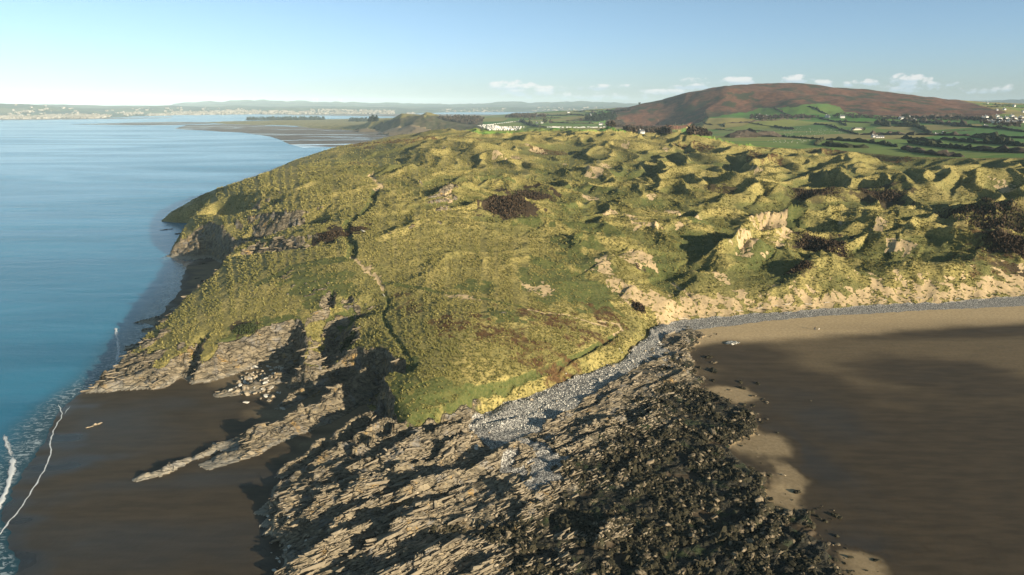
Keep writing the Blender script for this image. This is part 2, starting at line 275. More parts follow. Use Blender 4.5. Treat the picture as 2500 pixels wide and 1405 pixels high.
# big spur on the brown hill, and gullies
def ridge(pts, h, wl, wr, power=1.2):
    """adds a ridge along pts (x,y); wl / wr: widths left and right of the direction of travel"""
    global Z2
    P = np.array([p[:2] for p in pts]); m = (X2 > P[:, 0].min() - max(wl, wr)) & (X2 < P[:, 0].max() + max(wl, wr)) & (Y2 > P[:, 1].min() - max(wl, wr)) & (Y2 < P[:, 1].max() + max(wl, wr))
    x = X2[m]; y = Y2[m]; wv = (wl + wr) * .12; x = x + wv * fbm(x / wv / 5, y / wv / 5, 3, 61); y = y + wv * fbm(x / wv / 5, y / wv / 5, 3, 67)
    d, par, side = seg_dist(x, y, P); w = np.where(side > 0, wl, wr); hh = np.interp(par, np.arange(len(pts)), h)
    Z2[m] += (hh * np.clip(1 - d / w, 0, 1) ** power).astype(np.float32)
ridge([atd(1800, 216, 3350)[:2], atd(1760, 230, 3000)[:2], atd(1735, 250, 2750)[:2], atd(1715, 285, 2420)[:2], atd(1712, 300, 2250)[:2]], [4, 22, 44, 40, 5], 500, 200, 1.3)
ridge([atd(1720, 222, 3250)[:2], atd(1660, 240, 3000)[:2], atd(1590, 275, 2700)[:2]], [5, 26, 4], 260, 200, 1.3)
Z2 += ((R2 > 2300) * ss(2300, 2700, R2) * (X2 > 400) * 9 * fbm(X2 / 260, Y2 / 260, 4, 71)).astype(np.float32)
ridge([atd(1705, 238, 3050)[:2], atd(1680, 255, 2850)[:2], atd(1655, 278, 2650)[:2], atd(1645, 300, 2400)[:2]], [-8, -60, -95, -40], 950, 250, 1.05)
# burrows' seaward cliffs far off
ridge([atd(990, 292, 2750)[:2], atd(965, 318, 2480)[:2]], [26, 18], 160, 60)
ridge([atd(1040, 300, 2650)[:2], atd(1000, 324, 2420)[:2]], [24, 16], 180, 60)
ridge([atd(905, 305, 2900)[:2], atd(880, 316, 2750)[:2]], [16, 12], 130, 50)
# left headland gullies (negative) running down to the coves
def g_(pts, h, w1, w2, p=1.0): ridge([at(X, Y, z) for X, Y, z in pts], h, w1, w2, p)
g_([(560, 640, 4), (640, 600, 18), (740, 560, 28), (800, 545, 33)], [-10, -26, -16, -4], 26, 18)
g_([(540, 560, 8), (600, 540, 20), (700, 500, 34)], [-15, -12, -2], 17, 16)
g_([(500, 520, 8), (580, 470, 26), (620, 440, 36)], [-13, -10, -2], 18, 14)
g_([(620, 660, 12), (720, 612, 26), (800, 590, 32)], [-9, -7, -2], 9, 11)
g_([(800, 900, 5), (805, 850, 9), (820, 790, 14), (905, 760, 17)], [-8, -8, -9, -3], 10, 11)
g_([(800, 760, 16), (806, 735, 18)], [-6, -2], 3, 3)
g_([(848, 765, 14), (845, 748, 17)], [-5, -2], 2.5, 3)
g_([(470, 905, 4), (478, 850, 9), (500, 815, 12)], [-5, -3, -1], 3, 3)
g_([(900, 985, 5), (955, 930, 9), (992, 908, 14)], [-7, -8, -5], 4, 5)
Z2 = np.maximum(Z2, np.minimum(Z2 * 0 + beach, 50) + .05).astype(np.float32)
# ---- spurs and slabs of dipping strata standing on the sand: crest (X,Y,z), lee width, sun width
ST = np.array([0.79, 0.613]); NN = np.array([0.613, -0.79])
sN = X2 * NN[0] + Y2 * NN[1]; sT = X2 * ST[0] + Y2 * ST[1]
near = R2 < 520
rock = np.zeros_like(Z2); slabm = np.zeros_like(Z2)
def slab(pts, wl, ws, jit=1.0):
    """strata slab: crest heights absolute; wl on the far (shaded) side, ws on the sunlit dip side"""
    W_ = [at(X, Y, z) + (z,) for X, Y, z in pts]; P = np.array(W_)
    m = near & (X2 > P[:, 0].min() - 25) & (X2 < P[:, 0].max() + 25) & (Y2 > P[:, 1].min() - 25) & (Y2 < P[:, 1].max() + 25)
    x = X2[m]; y = Y2[m]
    x = x + jit * (.9 * noise(x / 5, y / 5, 81) + .4 * noise(x / 1.7, y / 1.7, 83)); y = y + jit * (.9 * noise(x / 5, y / 5, 82) + .4 * noise(x / 1.7, y / 1.7, 84))
    d, par, side = seg_dist(x, y, P); hh = np.interp(par, np.arange(len(P)), P[:, 2])
    hh = hh * (1 - .5 * cellv(sT[m] / 3.4 + .5 * noise(x / 3, y / 3, 5), sN[m] / 5)) 
    lee = (P[-1, 1] - P[0, 1]) * 0
    w = np.where(side > 0, wl, ws); z = hh * (1 - np.clip(d / w, 0, 1.5))
    b = beach[m]; znew = np.maximum(Z2[m], np.where(z > .1, b + z, -9)); ch = znew > Z2[m] + .05
    Z2[m] = znew; rk = rock[m]; rk[ch] = 1; rock[m] = rk; sk_ = slabm[m]; sk_[ch] = 1; slabm[m] = sk_
slab([(345, 1163, .8), (375, 1150, 1.9), (410, 1133, 2.3), (450, 1122, 1.0)], 1.0, 2.2)
slab([(478, 1116, .9), (510, 1095, 2.0), (540, 1080, 1.4)], 1.2, 2.2)
slab([(560, 1080, .9), (605, 1052, 4.4), (650, 1035, 5.2), (720, 1000, 6.5), (800, 965, 7), (900, 905, 9)], 2.0, 6.0)
slab([(530, 1122, .8), (580, 1098, 2.0), (640, 1060, 3.6), (760, 1005, 5), (860, 945, 7)], 2.2, 6.5)
slab([(690, 985, 2), (730, 950, 4.5), (800, 925, 5)], 1.8, 4)
slab([(560, 955, 1.2), (620, 940, 2.2), (700, 905, 3.2), (735, 885, 3.5)], 2, 6)
slab([(700, 885, 4), (760, 855, 6), (830, 810, 8)], 2, 4)
slab([(760, 880, 4), (830, 845, 7), (880, 815, 9)], 2, 4)
slab([(800, 905, 4), (860, 875, 7), (905, 850, 9)], 2, 4)
slab([(690, 1150, 2.0), (760, 1100, 3.5), (840, 1050, 5), (920, 1000, 7), (960, 975, 8)], 1.8, 3)
slab([(690, 1185, 2.2), (790, 1115, 4), (880, 1065, 6), (950, 1030, 8)], 2, 4.5)
slab([(665, 1225, 1.8), (760, 1165, 4), (840, 1120, 5), (930, 1070, 6.2), (1010, 1040, 7), (1100, 1020, 7.2), (1150, 1010, 6)], 2, 6)
slab([(665, 1262, 1.4), (800, 1165, 3.4), (900, 1130, 5), (1000, 1090, 6), (1110, 1050, 6.2), (1180, 1020, 5.5)], 1.6, 5)
slab([(400, 625, 1), (430, 605, 5), (480, 570, 14), (540, 522, 26), (600, 478, 36)], 5, 22, 1.5)
slab([(365, 543, .8), (405, 538, 2.4), (440, 518, 6), (520, 470, 20)], 4, 12, 1.5)
# outlying reef seen off the shore behind the spur
for p in ([(350, 781, .8), (400, 768, 3.6), (446, 757, 4.2), (480, 745, 3)], [(441, 750, 1), (465, 742, 2), (489, 736, 1.5)], [(363, 803, .8), (406, 791, 3.2), (440, 775, 3)], [(321, 845, .8), (378, 829, 3.2), (420, 810, 3.4)], [(326, 862, .8), (370, 845, 1.8), (400, 830, 2)]):
    slab(p, 5.5, 5, 1.3)

# ---- rocky shore platform
PLATF = [at(X, Y, 1.2) for X, Y in [(670, 1195), (655, 1300), (690, 1330), (680, 1420), (700, 1500), (2160, 1500), (2050, 1405), (2035, 1330), (1990, 1290), (1985, 1245), (1930, 1255), (1875, 1235), (1862, 1185), (1868, 1160), (1800, 1115), (1778, 1085), (1845, 1065), (1852, 1010),
      (1790, 985), (1720, 955), (1690, 900), (1692, 860), (1720, 825), (1690, 815), (1600, 800), (1580, 830), (1500, 900), (1400, 940), (1300, 985), (1200, 1020), (1130, 1060), (1000, 1090), (880, 1080), (760, 1150)]]
pd = sdf(X2, Y2, PLATF)
pd = pd + 2.2 * noise(X2 / 7, Y2 / 7, 91) + 1.1 * noise(X2 / 2.5, Y2 / 2.5, 92) + .5 * noise(X2 / 1.1, Y2 / 1.1, 93)
pm = ss(-.3, 2.2, pd) * near
# dark weedy part: right of a line, pale slabs left of it
q0 = at(1640, 930, 2); q1 = at(1270, 1420, 1)
dl = ((X2 - q0[0]) * (q1[1] - q0[1]) - (Y2 - q0[1]) * (q1[0] - q0[0])) / math.hypot(q1[0] - q0[0], q1[1] - q0[1]); dl = -dl
weed = ss(-24, 14, dl + 17 * fbm(X2 / 15, Y2 / 15, 4, 95) - 9 * ss(205, 235, Y2))
ws_ = sN + 4.2 * fbm(sT / 34, sN / 15, 2, 101) + .5 * noise(sT / 5, sN / 4, 105)
def saw(v, e=.2):
    f = v - np.floor(v); return np.where(f < 1 - e, 1 - f / (1 - e), (f - 1 + e) / e)
ws_ = ws_ + 1.2 * np.sin(ws_ * .55) + .3 * np.sin(ws_ * 1.31 + 1)
env = .15 + 1.25 * ss(-.55, .6, noise(sT / 26, sN / 11, 107)) 
lay = np.floor(ws_ / 8.2); blk = .55 * cellv(sT / 17 + lay * 3.71 + .3 * noise(sN / 3, sT / 3, 7), lay) + .45 * cellv(sT / 6.5 + lay * 1.7 + .25 * noise(sN / 2, sT / 2, 8), lay + 9)
lay2 = np.floor(ws_ / 2.75); blk2 = cellv(sT / 4.6 + lay2 * 2.3 + .2 * noise(sN / 2, sT / 2, 9), lay2)
strat = 5.4 * saw(ws_ / 8.2 , .16) * (.1 + 1.0 * blk) * env + 1.2 * saw(ws_ / 2.75 + .35 * noise(X2 / 6, Y2 / 6, 108), .25) * (.1 + 1.1 * blk2) + .55 * np.abs(fbm(X2 / 2.4, Y2 / 2.4, 3, 106, .6)) - .75
lump = .9 * np.abs(fbm(X2 / 5, Y2 / 5, 4, 110, .6)) + .5 * np.abs(noise(X2 / 1.6, Y2 / 1.6, 117)) + .9 * saw(ws_ / 6.5 + .4 * fbm(X2 / 11, Y2 / 11, 2, 118)) * (.3 + blk) * .7
plh = beach + .15 + pm * (strat * (1 - weed * .75) * .95 * (1 - .45 * ss(190, 225, Y2)) + lump * weed + .9 * (1 - weed) + .4)
pool = ss(.35, .75, fbm(X2 / 13, Y2 / 9, 3, 119)) * weed
plh = plh - pool * lump * .9
use = (pd > -.3) & near & (plh > Z2 - .15 + 3 * (sd > 4))
gap = pm * use
Z2 = np.where(use, np.maximum(plh, np.where(sd > 0, Z2, plh)), Z2).astype(np.float32)
rock = np.maximum(rock, np.where(use, ss(0, .5, pd) * (1 - pool * .8), 0))

# rockiness of the cliffs: steep land below the turf edge
gy, gx = np.gradient(Z2); dR = np.gradient(RR)[:, None]; dA = (AZ[1] - AZ[0]) * R2
slope = np.hypot(gy / dR, gx / dA)
hrel = Z2 - beach
cl = (sd > -1) * ss(.75, 1.05, slope + .22 * fbm(X2 / 6, Y2 / 6, 3, 121)) * near * ss(-6, -16, X2 + 3 * noise(X2 / 5, Y2 / 5, 122))
cl = cl * np.where(X2 > -36, ss(6.5, 4.0, hrel + 2 * noise(X2 / 4, Y2 / 4, 124)), 1)
tipz = ss(0, 1, (6.5 + 6.5 * ss(262, 300, Y2) * (X2 < -95) + 5 * fbm(X2 / 14, Y2 / 14, 3, 131) - hrel)) * (sd > 0) * (X2 < -55) * near
crk = np.maximum(cl, tipz)
rock = np.clip(np.maximum(rock, crk * (sd > -.5)), 0, 1)
# bedding relief on all rock outside the platform
rel = (1.5 * saw(ws_ / 2.75, .25) * (.2 + 1.2 * blk2) + .5 * saw(ws_ / 1.5, .3) + .5 * np.abs(fbm(X2 / 2.5, Y2 / 2.5, 3, 141, .6)) - .8)
Z2 = Z2 + (rel * rock * (1 - use) * (1 - .55 * slabm) * ss(.2, 1.5, hrel) * np.clip(R2 / 260, .8, 1.6)).astype(np.float32)
# turf micro relief
grassy = (sd > 0) * (1 - rock)
Z2 = Z2 + (grassy * np.clip(R2 / 300, .6, 2.2) * (.30 * fbm(X2 / 5.2, Y2 / 5.2, 2, 151)) * (1 - ss(420, 800, R2))).astype(np.float32)

k_ = (rock * near * use).astype(np.float32); k_ = k_[1:-1, 1:-1] * .8
for _ in range(2):
    av = (Z2[:-2, 1:-1] + Z2[2:, 1:-1] + Z2[1:-1, :-2] + Z2[1:-1, 2:] + 2 * Z2[1:-1, 1:-1]) / 6; Z2[1:-1, 1:-1] = Z2[1:-1, 1:-1] * (1 - k_) + av * k_
Z2 = Z2.astype(np.float32)
# ------------------------------------------------------------------ things on the surveyed ground: pixel -> first hit with the terrain
def hit(X, Y):
    a, e = ray(X, Y); j = int(round((a - AZ[0]) / (AZ[1] - AZ[0]))); j = min(max(j, 0), NA - 1)
    zr = CAM_H + RR * e; k = np.nonzero(Z2[:, j] >= zr)[0]
    if len(k) == 0 or k[0] == 0:
        r = RR[-1] if len(k) == 0 else RR[0]; return (r * math.sin(a), r * math.cos(a), float(Z2[-1 if len(k) == 0 else 0, j]))
    i = k[0]; z0 = Z2[i - 1, j] - zr[i - 1]; z1 = Z2[i, j] - zr[i]; t = -z0 / (z1 - z0 + 1e-9)
    r = RR[i - 1] + t * (RR[i] - RR[i - 1]); return (float(r * math.sin(a)), float(r * math.cos(a)), float(Z2[i - 1, j] * (1 - t) + Z2[i, j] * t))
def zat(x, y):
    a = (np.arctan2(x, y) - AZ[0]) / (AZ[1] - AZ[0]); r = np.interp(np.hypot(x, y), RR, np.arange(NR))
    a = np.clip(a, 0, NA - 1.001); r = np.clip(r, 0, NR - 1.001); i = r.astype(int) if hasattr(r, 'astype') else int(r); j = a.astype(int) if hasattr(a, 'astype') else int(a)
    f = r - i; g = a - j
    return Z2[i, j] * (1 - f) * (1 - g) + Z2[i + 1, j] * f * (1 - g) + Z2[i, j + 1] * (1 - f) * g + Z2[i + 1, j + 1] * f * g
def near_line(pts, w):
    """distance field to a traced line on the ground, only evaluated near it"""
    P = np.array([hit(*p) for p in pts]); m = (X2 > P[:, 0].min() - w) & (X2 < P[:, 0].max() + w) & (Y2 > P[:, 1].min() - w) & (Y2 < P[:, 1].max() + w)
    x = X2[m]; y = Y2[m]; d, par, side = seg_dist(x + .5 * noise(x / 4, y / 4, 161), y + .5 * noise(x / 4, y / 4, 162), P); return m, d
sandm = np.zeros_like(Z2); green = np.zeros_like(Z2); brack = np.zeros_like(Z2); scrub = np.zeros_like(Z2)
PATHS = [([(1500, 820), (1470, 838), (1430, 860), (1380, 882), (1330, 902), (1270, 925), (1200, 945), (1150, 955)], .9, -1.1, 'green'),
         ([(1150, 955), (1100, 968), (1050, 980)], 1.5, -.4, 'green'),
         ([(918, 462), (905, 500), (870, 530), (845, 550), (850, 580), (862, 605), (858, 628)], 2.0, -1.3, 'green'),
         ([(858, 628), (890, 655), (925, 685), (940, 715)], .9, -.3, 'sand'), ([(940, 715), (948, 738), (935, 770), (950, 805), (980, 845), (1003, 885)], .7, -.5, 'green'),
         ([(905, 430), (915, 440), (930, 455), (918, 462)], 2.0, -.6, 'sand'), ([(1000, 890), (985, 925), (975, 945)], 2.5, 0, 'green'),
         ([(940, 692), (1000, 700), (1080, 715), (1180, 730), (1290, 757)], 1.0, -.2, 'green'),
         ([(1290, 757), (1330, 765), (1390, 770), (1430, 785), (1480, 798)], .65, -.15, 'sand'), ([(1090, 722), (1130, 727), (1170, 732)], 1.0, -.1, 'sand'),
         ([(1460, 785), (1510, 790), (1520, 805), (1500, 818)], .6, -.15, 'sand'), ([(1640, 690), (1700, 745), (1715, 765)], .8, -.5, 'sand'), ([(640, 690), (720, 650), (790, 640), (850, 632)], 2.5, 0, 'green')]
for pts, w, dz, kind in PATHS:
    m, d = near_line(pts, 12); f = ss(w * 1.5, w * .5, d)
    Z2[m] += (dz * f).astype(np.float32)
    if kind == 'sand': sandm[m] = np.maximum(sandm[m], f * .9)
    else: green[m] = np.maximum(green[m], ss(w * 1.7, w, d))
def blob(arr, X, Y, rx, ry, s=1.0, n=.7, sd_=0):
    x0, y0, _ = hit(X, Y); x1, _, _ = x0 + rx * math.hypot(x0, y0) / FOC, 0, 0; a = rx * math.hypot(x0, y0) / FOC
    b = max(1.0, min(ry / FOC * (x0 * x0 + y0 * y0) / (CAM_H - 20), a * 1.7))
    m = (np.abs(X2 - x0) < 2.5 * max(a, b)) & (np.abs(Y2 - y0) < 2.5 * max(a, b))
    if not m.any(): return
    r0 = math.hypot(x0, y0); cx, cy = y0 / r0, -x0 / r0; dx = X2[m] - x0; dy = Y2[m] - y0
    q = np.hypot((dx * cx + dy * cy) / a, (dx * x0 / r0 + dy * y0 / r0) / b); sc = min(a, b) * 1.3
    q = q + n * 1.2 * fbm(X2[m] / sc / .8, Y2[m] / sc / .8, 5, 171 + sd_, .65)
    arr[m] = np.maximum(arr[m], s * ss(1.1, .6, q))
SB_ = sandm
for b_ in [(1868, 522, 30, 14), (1895, 545, 26, 14), (1920, 562, 18, 10), (1820, 592, 34, 13), (1900, 596, 22, 10), (1500, 690, 22, 18), (1530, 712, 26, 16), (1560, 730, 30, 10), (1620, 742, 40, 9), (1560, 625, 42, 12), (1470, 652, 30, 14), (1750, 668, 12, 12), (1768, 684, 14, 14),
           (1330, 706, 32, 9), (1290, 700, 16, 9), (1130, 726, 22, 4), (1455, 412, 26, 7), (1480, 408, 16, 5), (1490, 522, 30, 5), (1570, 545, 34, 4), (1540, 530, 16, 5), (1085, 472, 22, 5), (1310, 362, 22, 6), (1215, 372, 18, 5), (1380, 402, 10, 3), (1260, 384, 12, 3), (2150, 560, 16, 9), (2190, 590, 18, 10), (2215, 605, 14, 5),
           (898, 655, 14, 5), (918, 676, 9, 5), (908, 432, 10, 3), (1840, 405, 12, 3), (1850, 412, 10, 4), (1630, 520, 30, 6), (1700, 530, 14, 4), (1440, 484, 20, 4), (1590, 480, 12, 4), (1090, 360, 10, 3), (1625, 365, 12, 4), (1525, 360, 10, 3), (2050, 545, 8, 3), (1660, 548, 12, 4), (2450, 460, 20, 3)]: blob(sandm, *b_)
for b_ in [(1130, 790, 75, 22), (1360, 785, 110, 22), (1230, 820, 60, 16), (1480, 770, 50, 14), (1340, 880, 90, 22), (1010, 345, 130, 5), (900, 348, 70, 5), (1350, 374, 60, 4), (1700, 352, 60, 4), (1860, 380, 40, 4), (1560, 755, 18, 10), (2200, 372, 140, 7), (1000, 750, 60, 22, .5), (880, 400, 50, 10, .5), (2440, 600, 80, 40, .6)]: blob(brack, *b_)
for b_ in [(1235, 500, 62, 24), (1300, 486, 70, 14), (1205, 490, 40, 14), (810, 572, 44, 11), (872, 560, 34, 7), (2420, 540, 110, 30, .45), (2480, 600, 60, 24, .6), (1950, 660, 40, 10, .5), (2000, 600, 60, 22, .8), (600, 800, 34, 14, .6), (1560, 650, 10, 6), (1980, 470, 60, 14, .5), (2150, 480, 60, 14, .6), (1760, 460, 40, 6, .6)]: blob(scrub, *b_)
for b_ in [(1060, 970, 90, 38), (1000, 1000, 40, 26), (1120, 990, 70, 22), (1400, 700, 120, 34), (1620, 665, 62, 26), (1440, 640, 70, 20), (1550, 425, 60, 12), (1480, 460, 90, 8), (1400, 590, 60, 14), (1450, 560, 90, 18), (800, 700, 70, 24), (740, 690, 50, 22), (1160, 700, 60, 12), (1230, 770, 60, 14), (1850, 620, 50, 20), (1700, 600, 60, 18), (1330, 640, 60, 12), (1720, 540, 60, 10),
           (600, 810, 60, 14), (690, 800, 50, 12), (850, 780, 40, 14), (1300, 540, 50, 6), (1200, 430, 60, 5), (1340, 425, 60, 5), (1600, 500, 50, 7), (1750, 400, 50, 3), (1440, 740, 60, 14), (1940, 545, 30, 16), (1380, 500, 50, 8)]: blob(green, *b_, 1.0, .5, 3)
# dune front: bare sand with tufts
fr = (X2 > 66) * near
sn_ = fbm(X2 / 7, Y2 / 7, 4, 181, .6)
sandm = np.maximum(sandm, fr * ss(.05, .4, .62 - np.abs(sd - 6) / 22 + .6 * sn_ + .25 * noise(X2 / 40, Y2 / 40, 186)) * ss(0, .6, sd) * (hrel < 20))
sandm = sandm * (1 - .85 * ss(.1, .5, noise(X2 / 1.7, Y2 / 1.7, 187)) * (sd > 0))
# pale limestone outcrops on the turf
outc = np.zeros_like(Z2)
for b_ in [(700, 672, 22, 10), (712, 690, 18, 12), (770, 712, 24, 8), (710, 725, 10, 8), (900, 754, 18, 5), (872, 760, 14, 6), (625, 715, 10, 3), (1235, 765, 14, 4)]: blob(outc, *b_, 1.0, 1.0, 5)
bare = ss(.25, .4, noise(sN / 1.3, sT / 3.2, 189)) * (outc > .3)
rock = np.maximum(rock, bare * .95); Z2 = Z2 + (bare * .5).astype(np.float32)
# pebbles: the storm bank and the band under the headland
PEB = [at(X, Y, 3) for X, Y in [(2700, 700), (2500, 718), (2200, 734), (2000, 746), (1800, 762), (1650, 778), (1600, 788), (1585, 800), (1560, 840), (1500, 880), (1420, 915), (1330, 950), (1260, 975), (1190, 1000), (1150, 1035), (1145, 1070), (1200, 1105), (1310, 1065), (1400, 1003), (1485, 950), (1555, 900),
      (1590, 860), (1620, 830), (1680, 808), (1740, 799), (1860, 784), (2000, 771), (2250, 757), (2500, 745), (2700, 737)]]
pbd = sdf(X2, Y2, PEB) + .9 * noise(X2 / 6, Y2 / 6, 191) + .5 * noise(X2 / 2, Y2 / 2, 192)
peb = ss(-.2, .5, pbd) * near * (1 - ss(.3, 1.6, sd) )
pk = at(1310, 1150, 2); peb = np.maximum(peb, near * ss(.2, .5, 1.1 - np.hypot((X2 - pk[0]) / 8, (Y2 - pk[1]) / 15) + .8 * fbm(X2 / 6, Y2 / 6, 3, 193)) * .9)
pk = at(1600, 870, 2); peb = np.maximum(peb, near * .8 * ss(.2, .5, 1.0 - np.hypot((X2 - pk[0]) / 9, (Y2 - pk[1]) / 13) + .8 * fbm(X2 / 4, Y2 / 4, 3, 194)))
tgt = beach + .6 + .9 * ss(0, 9, pbd) 
ff = peb * (X2 > 62); Z2 = (Z2 * (1 - ff * .8) + np.minimum(Z2, tgt + .4) * ff * .8).astype(np.float32)
ff = peb * (X2 <= 62) * .75; Z2 = (Z2 * (1 - ff) + (beach + 1.6) * ff).astype(np.float32)
rock = rock * (1 - peb)
# short turf in the dune hollows, straw marram on the crests
hol = ss(.06, -.26, dun + .12 * fbm(X2 / 25, Y2 / 25, 3, 201)) * ss(1.8, 3.8, amp) * ((X2 > 75) | (R2 > 400))
green = np.clip(np.maximum(green, hol * .6), 0, 1) * (sd > 0)
patch = ss(.25, .6, fbm(X2 / 60, Y2 / 45, 4, 205)) * (R2 < 1700)
green = np.maximum(green, patch * .4 * (sd > 2))
straw = ss(-.35, .45, fbm(X2 / 22, Y2 / 22, 4, 209) + .4 * dun)
DRY = [at(X, Y, 2) for X, Y in [(1590, 830), (1640, 856), (1720, 842), (1800, 835), (1900, 829), (2000, 822), (2150, 814), (2300, 805), (2500, 794), (2750, 772), (2800, 600), (1500, 600)]]
dd = sdf(X2, Y2, DRY) + 1.2 * fbm(X2 / 14, Y2 / 14, 3, 213)
damp = ss(7, -6, dd) * (X2 > -20) * (.70 + .30 * ss(250, 190, Y2 + 12 * fbm(X2 / 40, Y2 / 15, 2, 214))) + (X2 <= -20) * (.62 + .36 * ss(0, 1, .5 + (200 - Y2) / 50 + np.clip((-85 - X2) / 50, -.5, 1) + .5 * fbm(X2 / 22, Y2 / 12, 3, 219)))
def bl2(X, Y, rx, ry, turn=0, soft=1.1):
    x0, y0 = at(X, Y, .6); r0 = math.hypot(x0, y0); a = rx * r0 / FOC; b = ry * r0 * r0 / CAM_H / FOC; c_, s_ = math.cos(R(turn)), math.sin(R(turn))
    dx = X2 - x0; dy = Y2 - y0; u = (dx * c_ + dy * s_) / a; v = (-dx * s_ + dy * c_) / b
    return ss(1 + soft / 2, 1 - soft / 2, np.hypot(u, v) + .35 * fbm(X2 / a * .9, Y2 / b * .9, 3, 217))
film = ss(3, .2, Z2 * 3.0 + 1.5 + 1.2 * fbm(X2 / 26, Y2 / 12, 3, 211)) * (X2 < -40)
for q_ in [(1790, 872, 110, 30, 0), (1900, 940, 130, 50, -35), (2010, 1010, 110, 55, -40), (2350, 806, 420, 14, 3), (2280, 915, 130, 26, -8), (1980, 1120, 60, 90, 10), (2100, 1330, 80, 40, 0), (450, 985, 150, 18, 0), (500, 1175, 260, 22, 5), (300, 1040, 130, 60, 0), (350, 1330, 400, 60, 0), (560, 1330, 200, 60, 0)]: film = np.maximum(film, bl2(*q_, 1.7) * .36)
for q_ in [(1850, 1085, 75, 45), (1925, 1170, 48, 35), (1900, 1215, 60, 35), (2110, 1385, 55, 45), (1790, 965, 60, 20)]: t_ = bl2(*q_, 0, .9); film *= 1 - t_; damp = damp * (1 - .55 * t_)
wet = np.clip(.5 * damp + .5 * film, 0, 1) * (sd < .5)

# ---- far farmland masks, laid out from traced field corners
FIELD = {}
PX = 1250 + FOC * X2 / (Y2 * math.cos(PITCH) - (Z2 - CAM_H) * math.sin(PITCH)); PY = 702.5 + FOC * (-Y2 * math.sin(PITCH) - (Z2 - CAM_H) * math.cos(PITCH)) / (Y2 * math.cos(PITCH) - (Z2 - CAM_H) * math.sin(PITCH))
FARM = [(1180, 330), (1300, 322), (1500, 322), (1640, 322), (1700, 333), (1790, 352), (1850, 360), (1950, 365), (2010, 362), (2060, 370), (2200, 384), (2340, 388), (2700, 386), (2700, 240), (2300, 240), (1500, 240), (1150, 270), (1000, 290), (1100, 310)]
farm = ss(0, 2.5, sdf(PX, PY, FARM)) * (R2 > 900) * (R2 < 8000)
HILL = [(1500, 310), (1560, 318), (1620, 322), (1660, 312), (1705, 300), (1722, 292), (1760, 282), (1840, 272), (1850, 265), (1890, 264), (1940, 261), (1980, 254), (2020, 254), (2050, 262), (2062, 274), (2120, 282), (2220, 287), (2330, 288), (2420, 285), (2460, 275), (2400, 260), (2300, 230), (2000, 180), (1600, 180), (1480, 285)]
hm = ss(-1, 1.5, sdf(PX + 2 * noise(X2 / 30, Y2 / 30, 3), PY + 2 * noise(X2 / 30, Y2 / 30, 4), HILL)) * (R2 > 1900)
burr = ss(0, 1, sdf(PX, PY, [(900, 325), (1180, 332), (1180, 285), (1100, 282), (1000, 282), (925, 300)])) * (R2 > 2200) * (sd > 0)

# ------------------------------------------------------------------ materials
def mat(name):
    m = bpy.data.materials.new(name); m.use_nodes = True; n = m.node_tree; b = n.nodes['Principled BSDF']; b.inputs['Specular IOR Level'].default_value = .25; return m, n, b
class NB:
    def __init__(s, n): s.n = n
    def node(s, t, **k):
        x = s.n.nodes.new(t)
        for a, v in k.items(): setattr(x, a, v)
        return x
    def link(s, a, b): s.n.links.new(a, b)
    def val(s, v, inp):
        if isinstance(v, (int, float)): inp.default_value = v
        elif isinstance(v, tuple): inp.default_value = v if len(v) == 4 else v + (1,)
        else: s.link(v, inp)
    def math(s, op, a, b=0, c=None):
        x = s.node('ShaderNodeMath', operation=op); s.val(a, x.inputs[0]); s.val(b, x.inputs[1])
        if c is not None: s.val(c, x.inputs[2])
        return x.outputs[0]
    def mix(s, f, a, b, mode='MIX'):
        x = s.node('ShaderNodeMixRGB', blend_type=mode); s.val(f, x.inputs[0]); s.val(a, x.inputs[1]); s.val(b, x.inputs[2]); return x.outputs[0]
    def noise(s, scale, detail=4, rough=.5, vec=None, stretch=None, dist=0):
        t = s.node('ShaderNodeTexNoise'); t.inputs['Scale'].default_value = scale; t.inputs['Detail'].default_value = detail; t.inputs['Roughness'].default_value = rough; t.inputs['Distortion'].default_value = dist
        if vec is None: vec = s.pos()
        if stretch:
            m = s.node('ShaderNodeMapping'); m.inputs['Scale'].default_value = stretch[0]; m.inputs['Rotation'].default_value = (0, 0, R(stretch[1])); s.link(vec, m.inputs[0]); vec = m.outputs[0]
        s.link(vec, t.inputs['Vector']); return t.outputs[0]
    def pos(s):
        if not hasattr(s, 'p'): s.p = s.node('ShaderNodeNewGeometry').outputs['Position']
        return s.p
    def ramp(s, v, lo, hi, a=0., b=1.):
        x = s.node('ShaderNodeMapRange'); x.interpolation_type = 'SMOOTHSTEP'; s.val(v, x.inputs[0])
        for i, q in enumerate((lo, hi, a, b)): x.inputs[i + 1].default_value = q
        return x.outputs[0]
    def attr(s, name):
        a = s.node('ShaderNodeAttribute', attribute_name=name); p = s.node('ShaderNodeSeparateColor'); s.link(a.outputs['Color'], p.inputs[0]); return p.outputs[0], p.outputs[1], p.outputs[2], a.outputs['Alpha']
    def bump(s, h, strength, dist, prev=None):
        b = s.node('ShaderNodeBump'); b.inputs['Strength'].default_value = strength; b.inputs['Distance'].default_value = dist; s.link(h, b.inputs['Height'])
        if prev is not None: s.link(prev, b.inputs['Normal'])
        return b.outputs[0]

gm, gn, gb = mat('ground')
N = NB(gn)
a_rock, a_sand, a_peb, a_weed = N.attr('m1'); a_brk, a_grn, a_scr, a_wet = N.attr('m2'); a_str, a_farm, a_hill, a_burr = N.attr('m3')
n_f = N.noise(.9, 5, .65); n_m = N.noise(.22, 4, .6); n_l = N.noise(.035, 4, .55); n_t = N.noise(2.2, 3, .6)
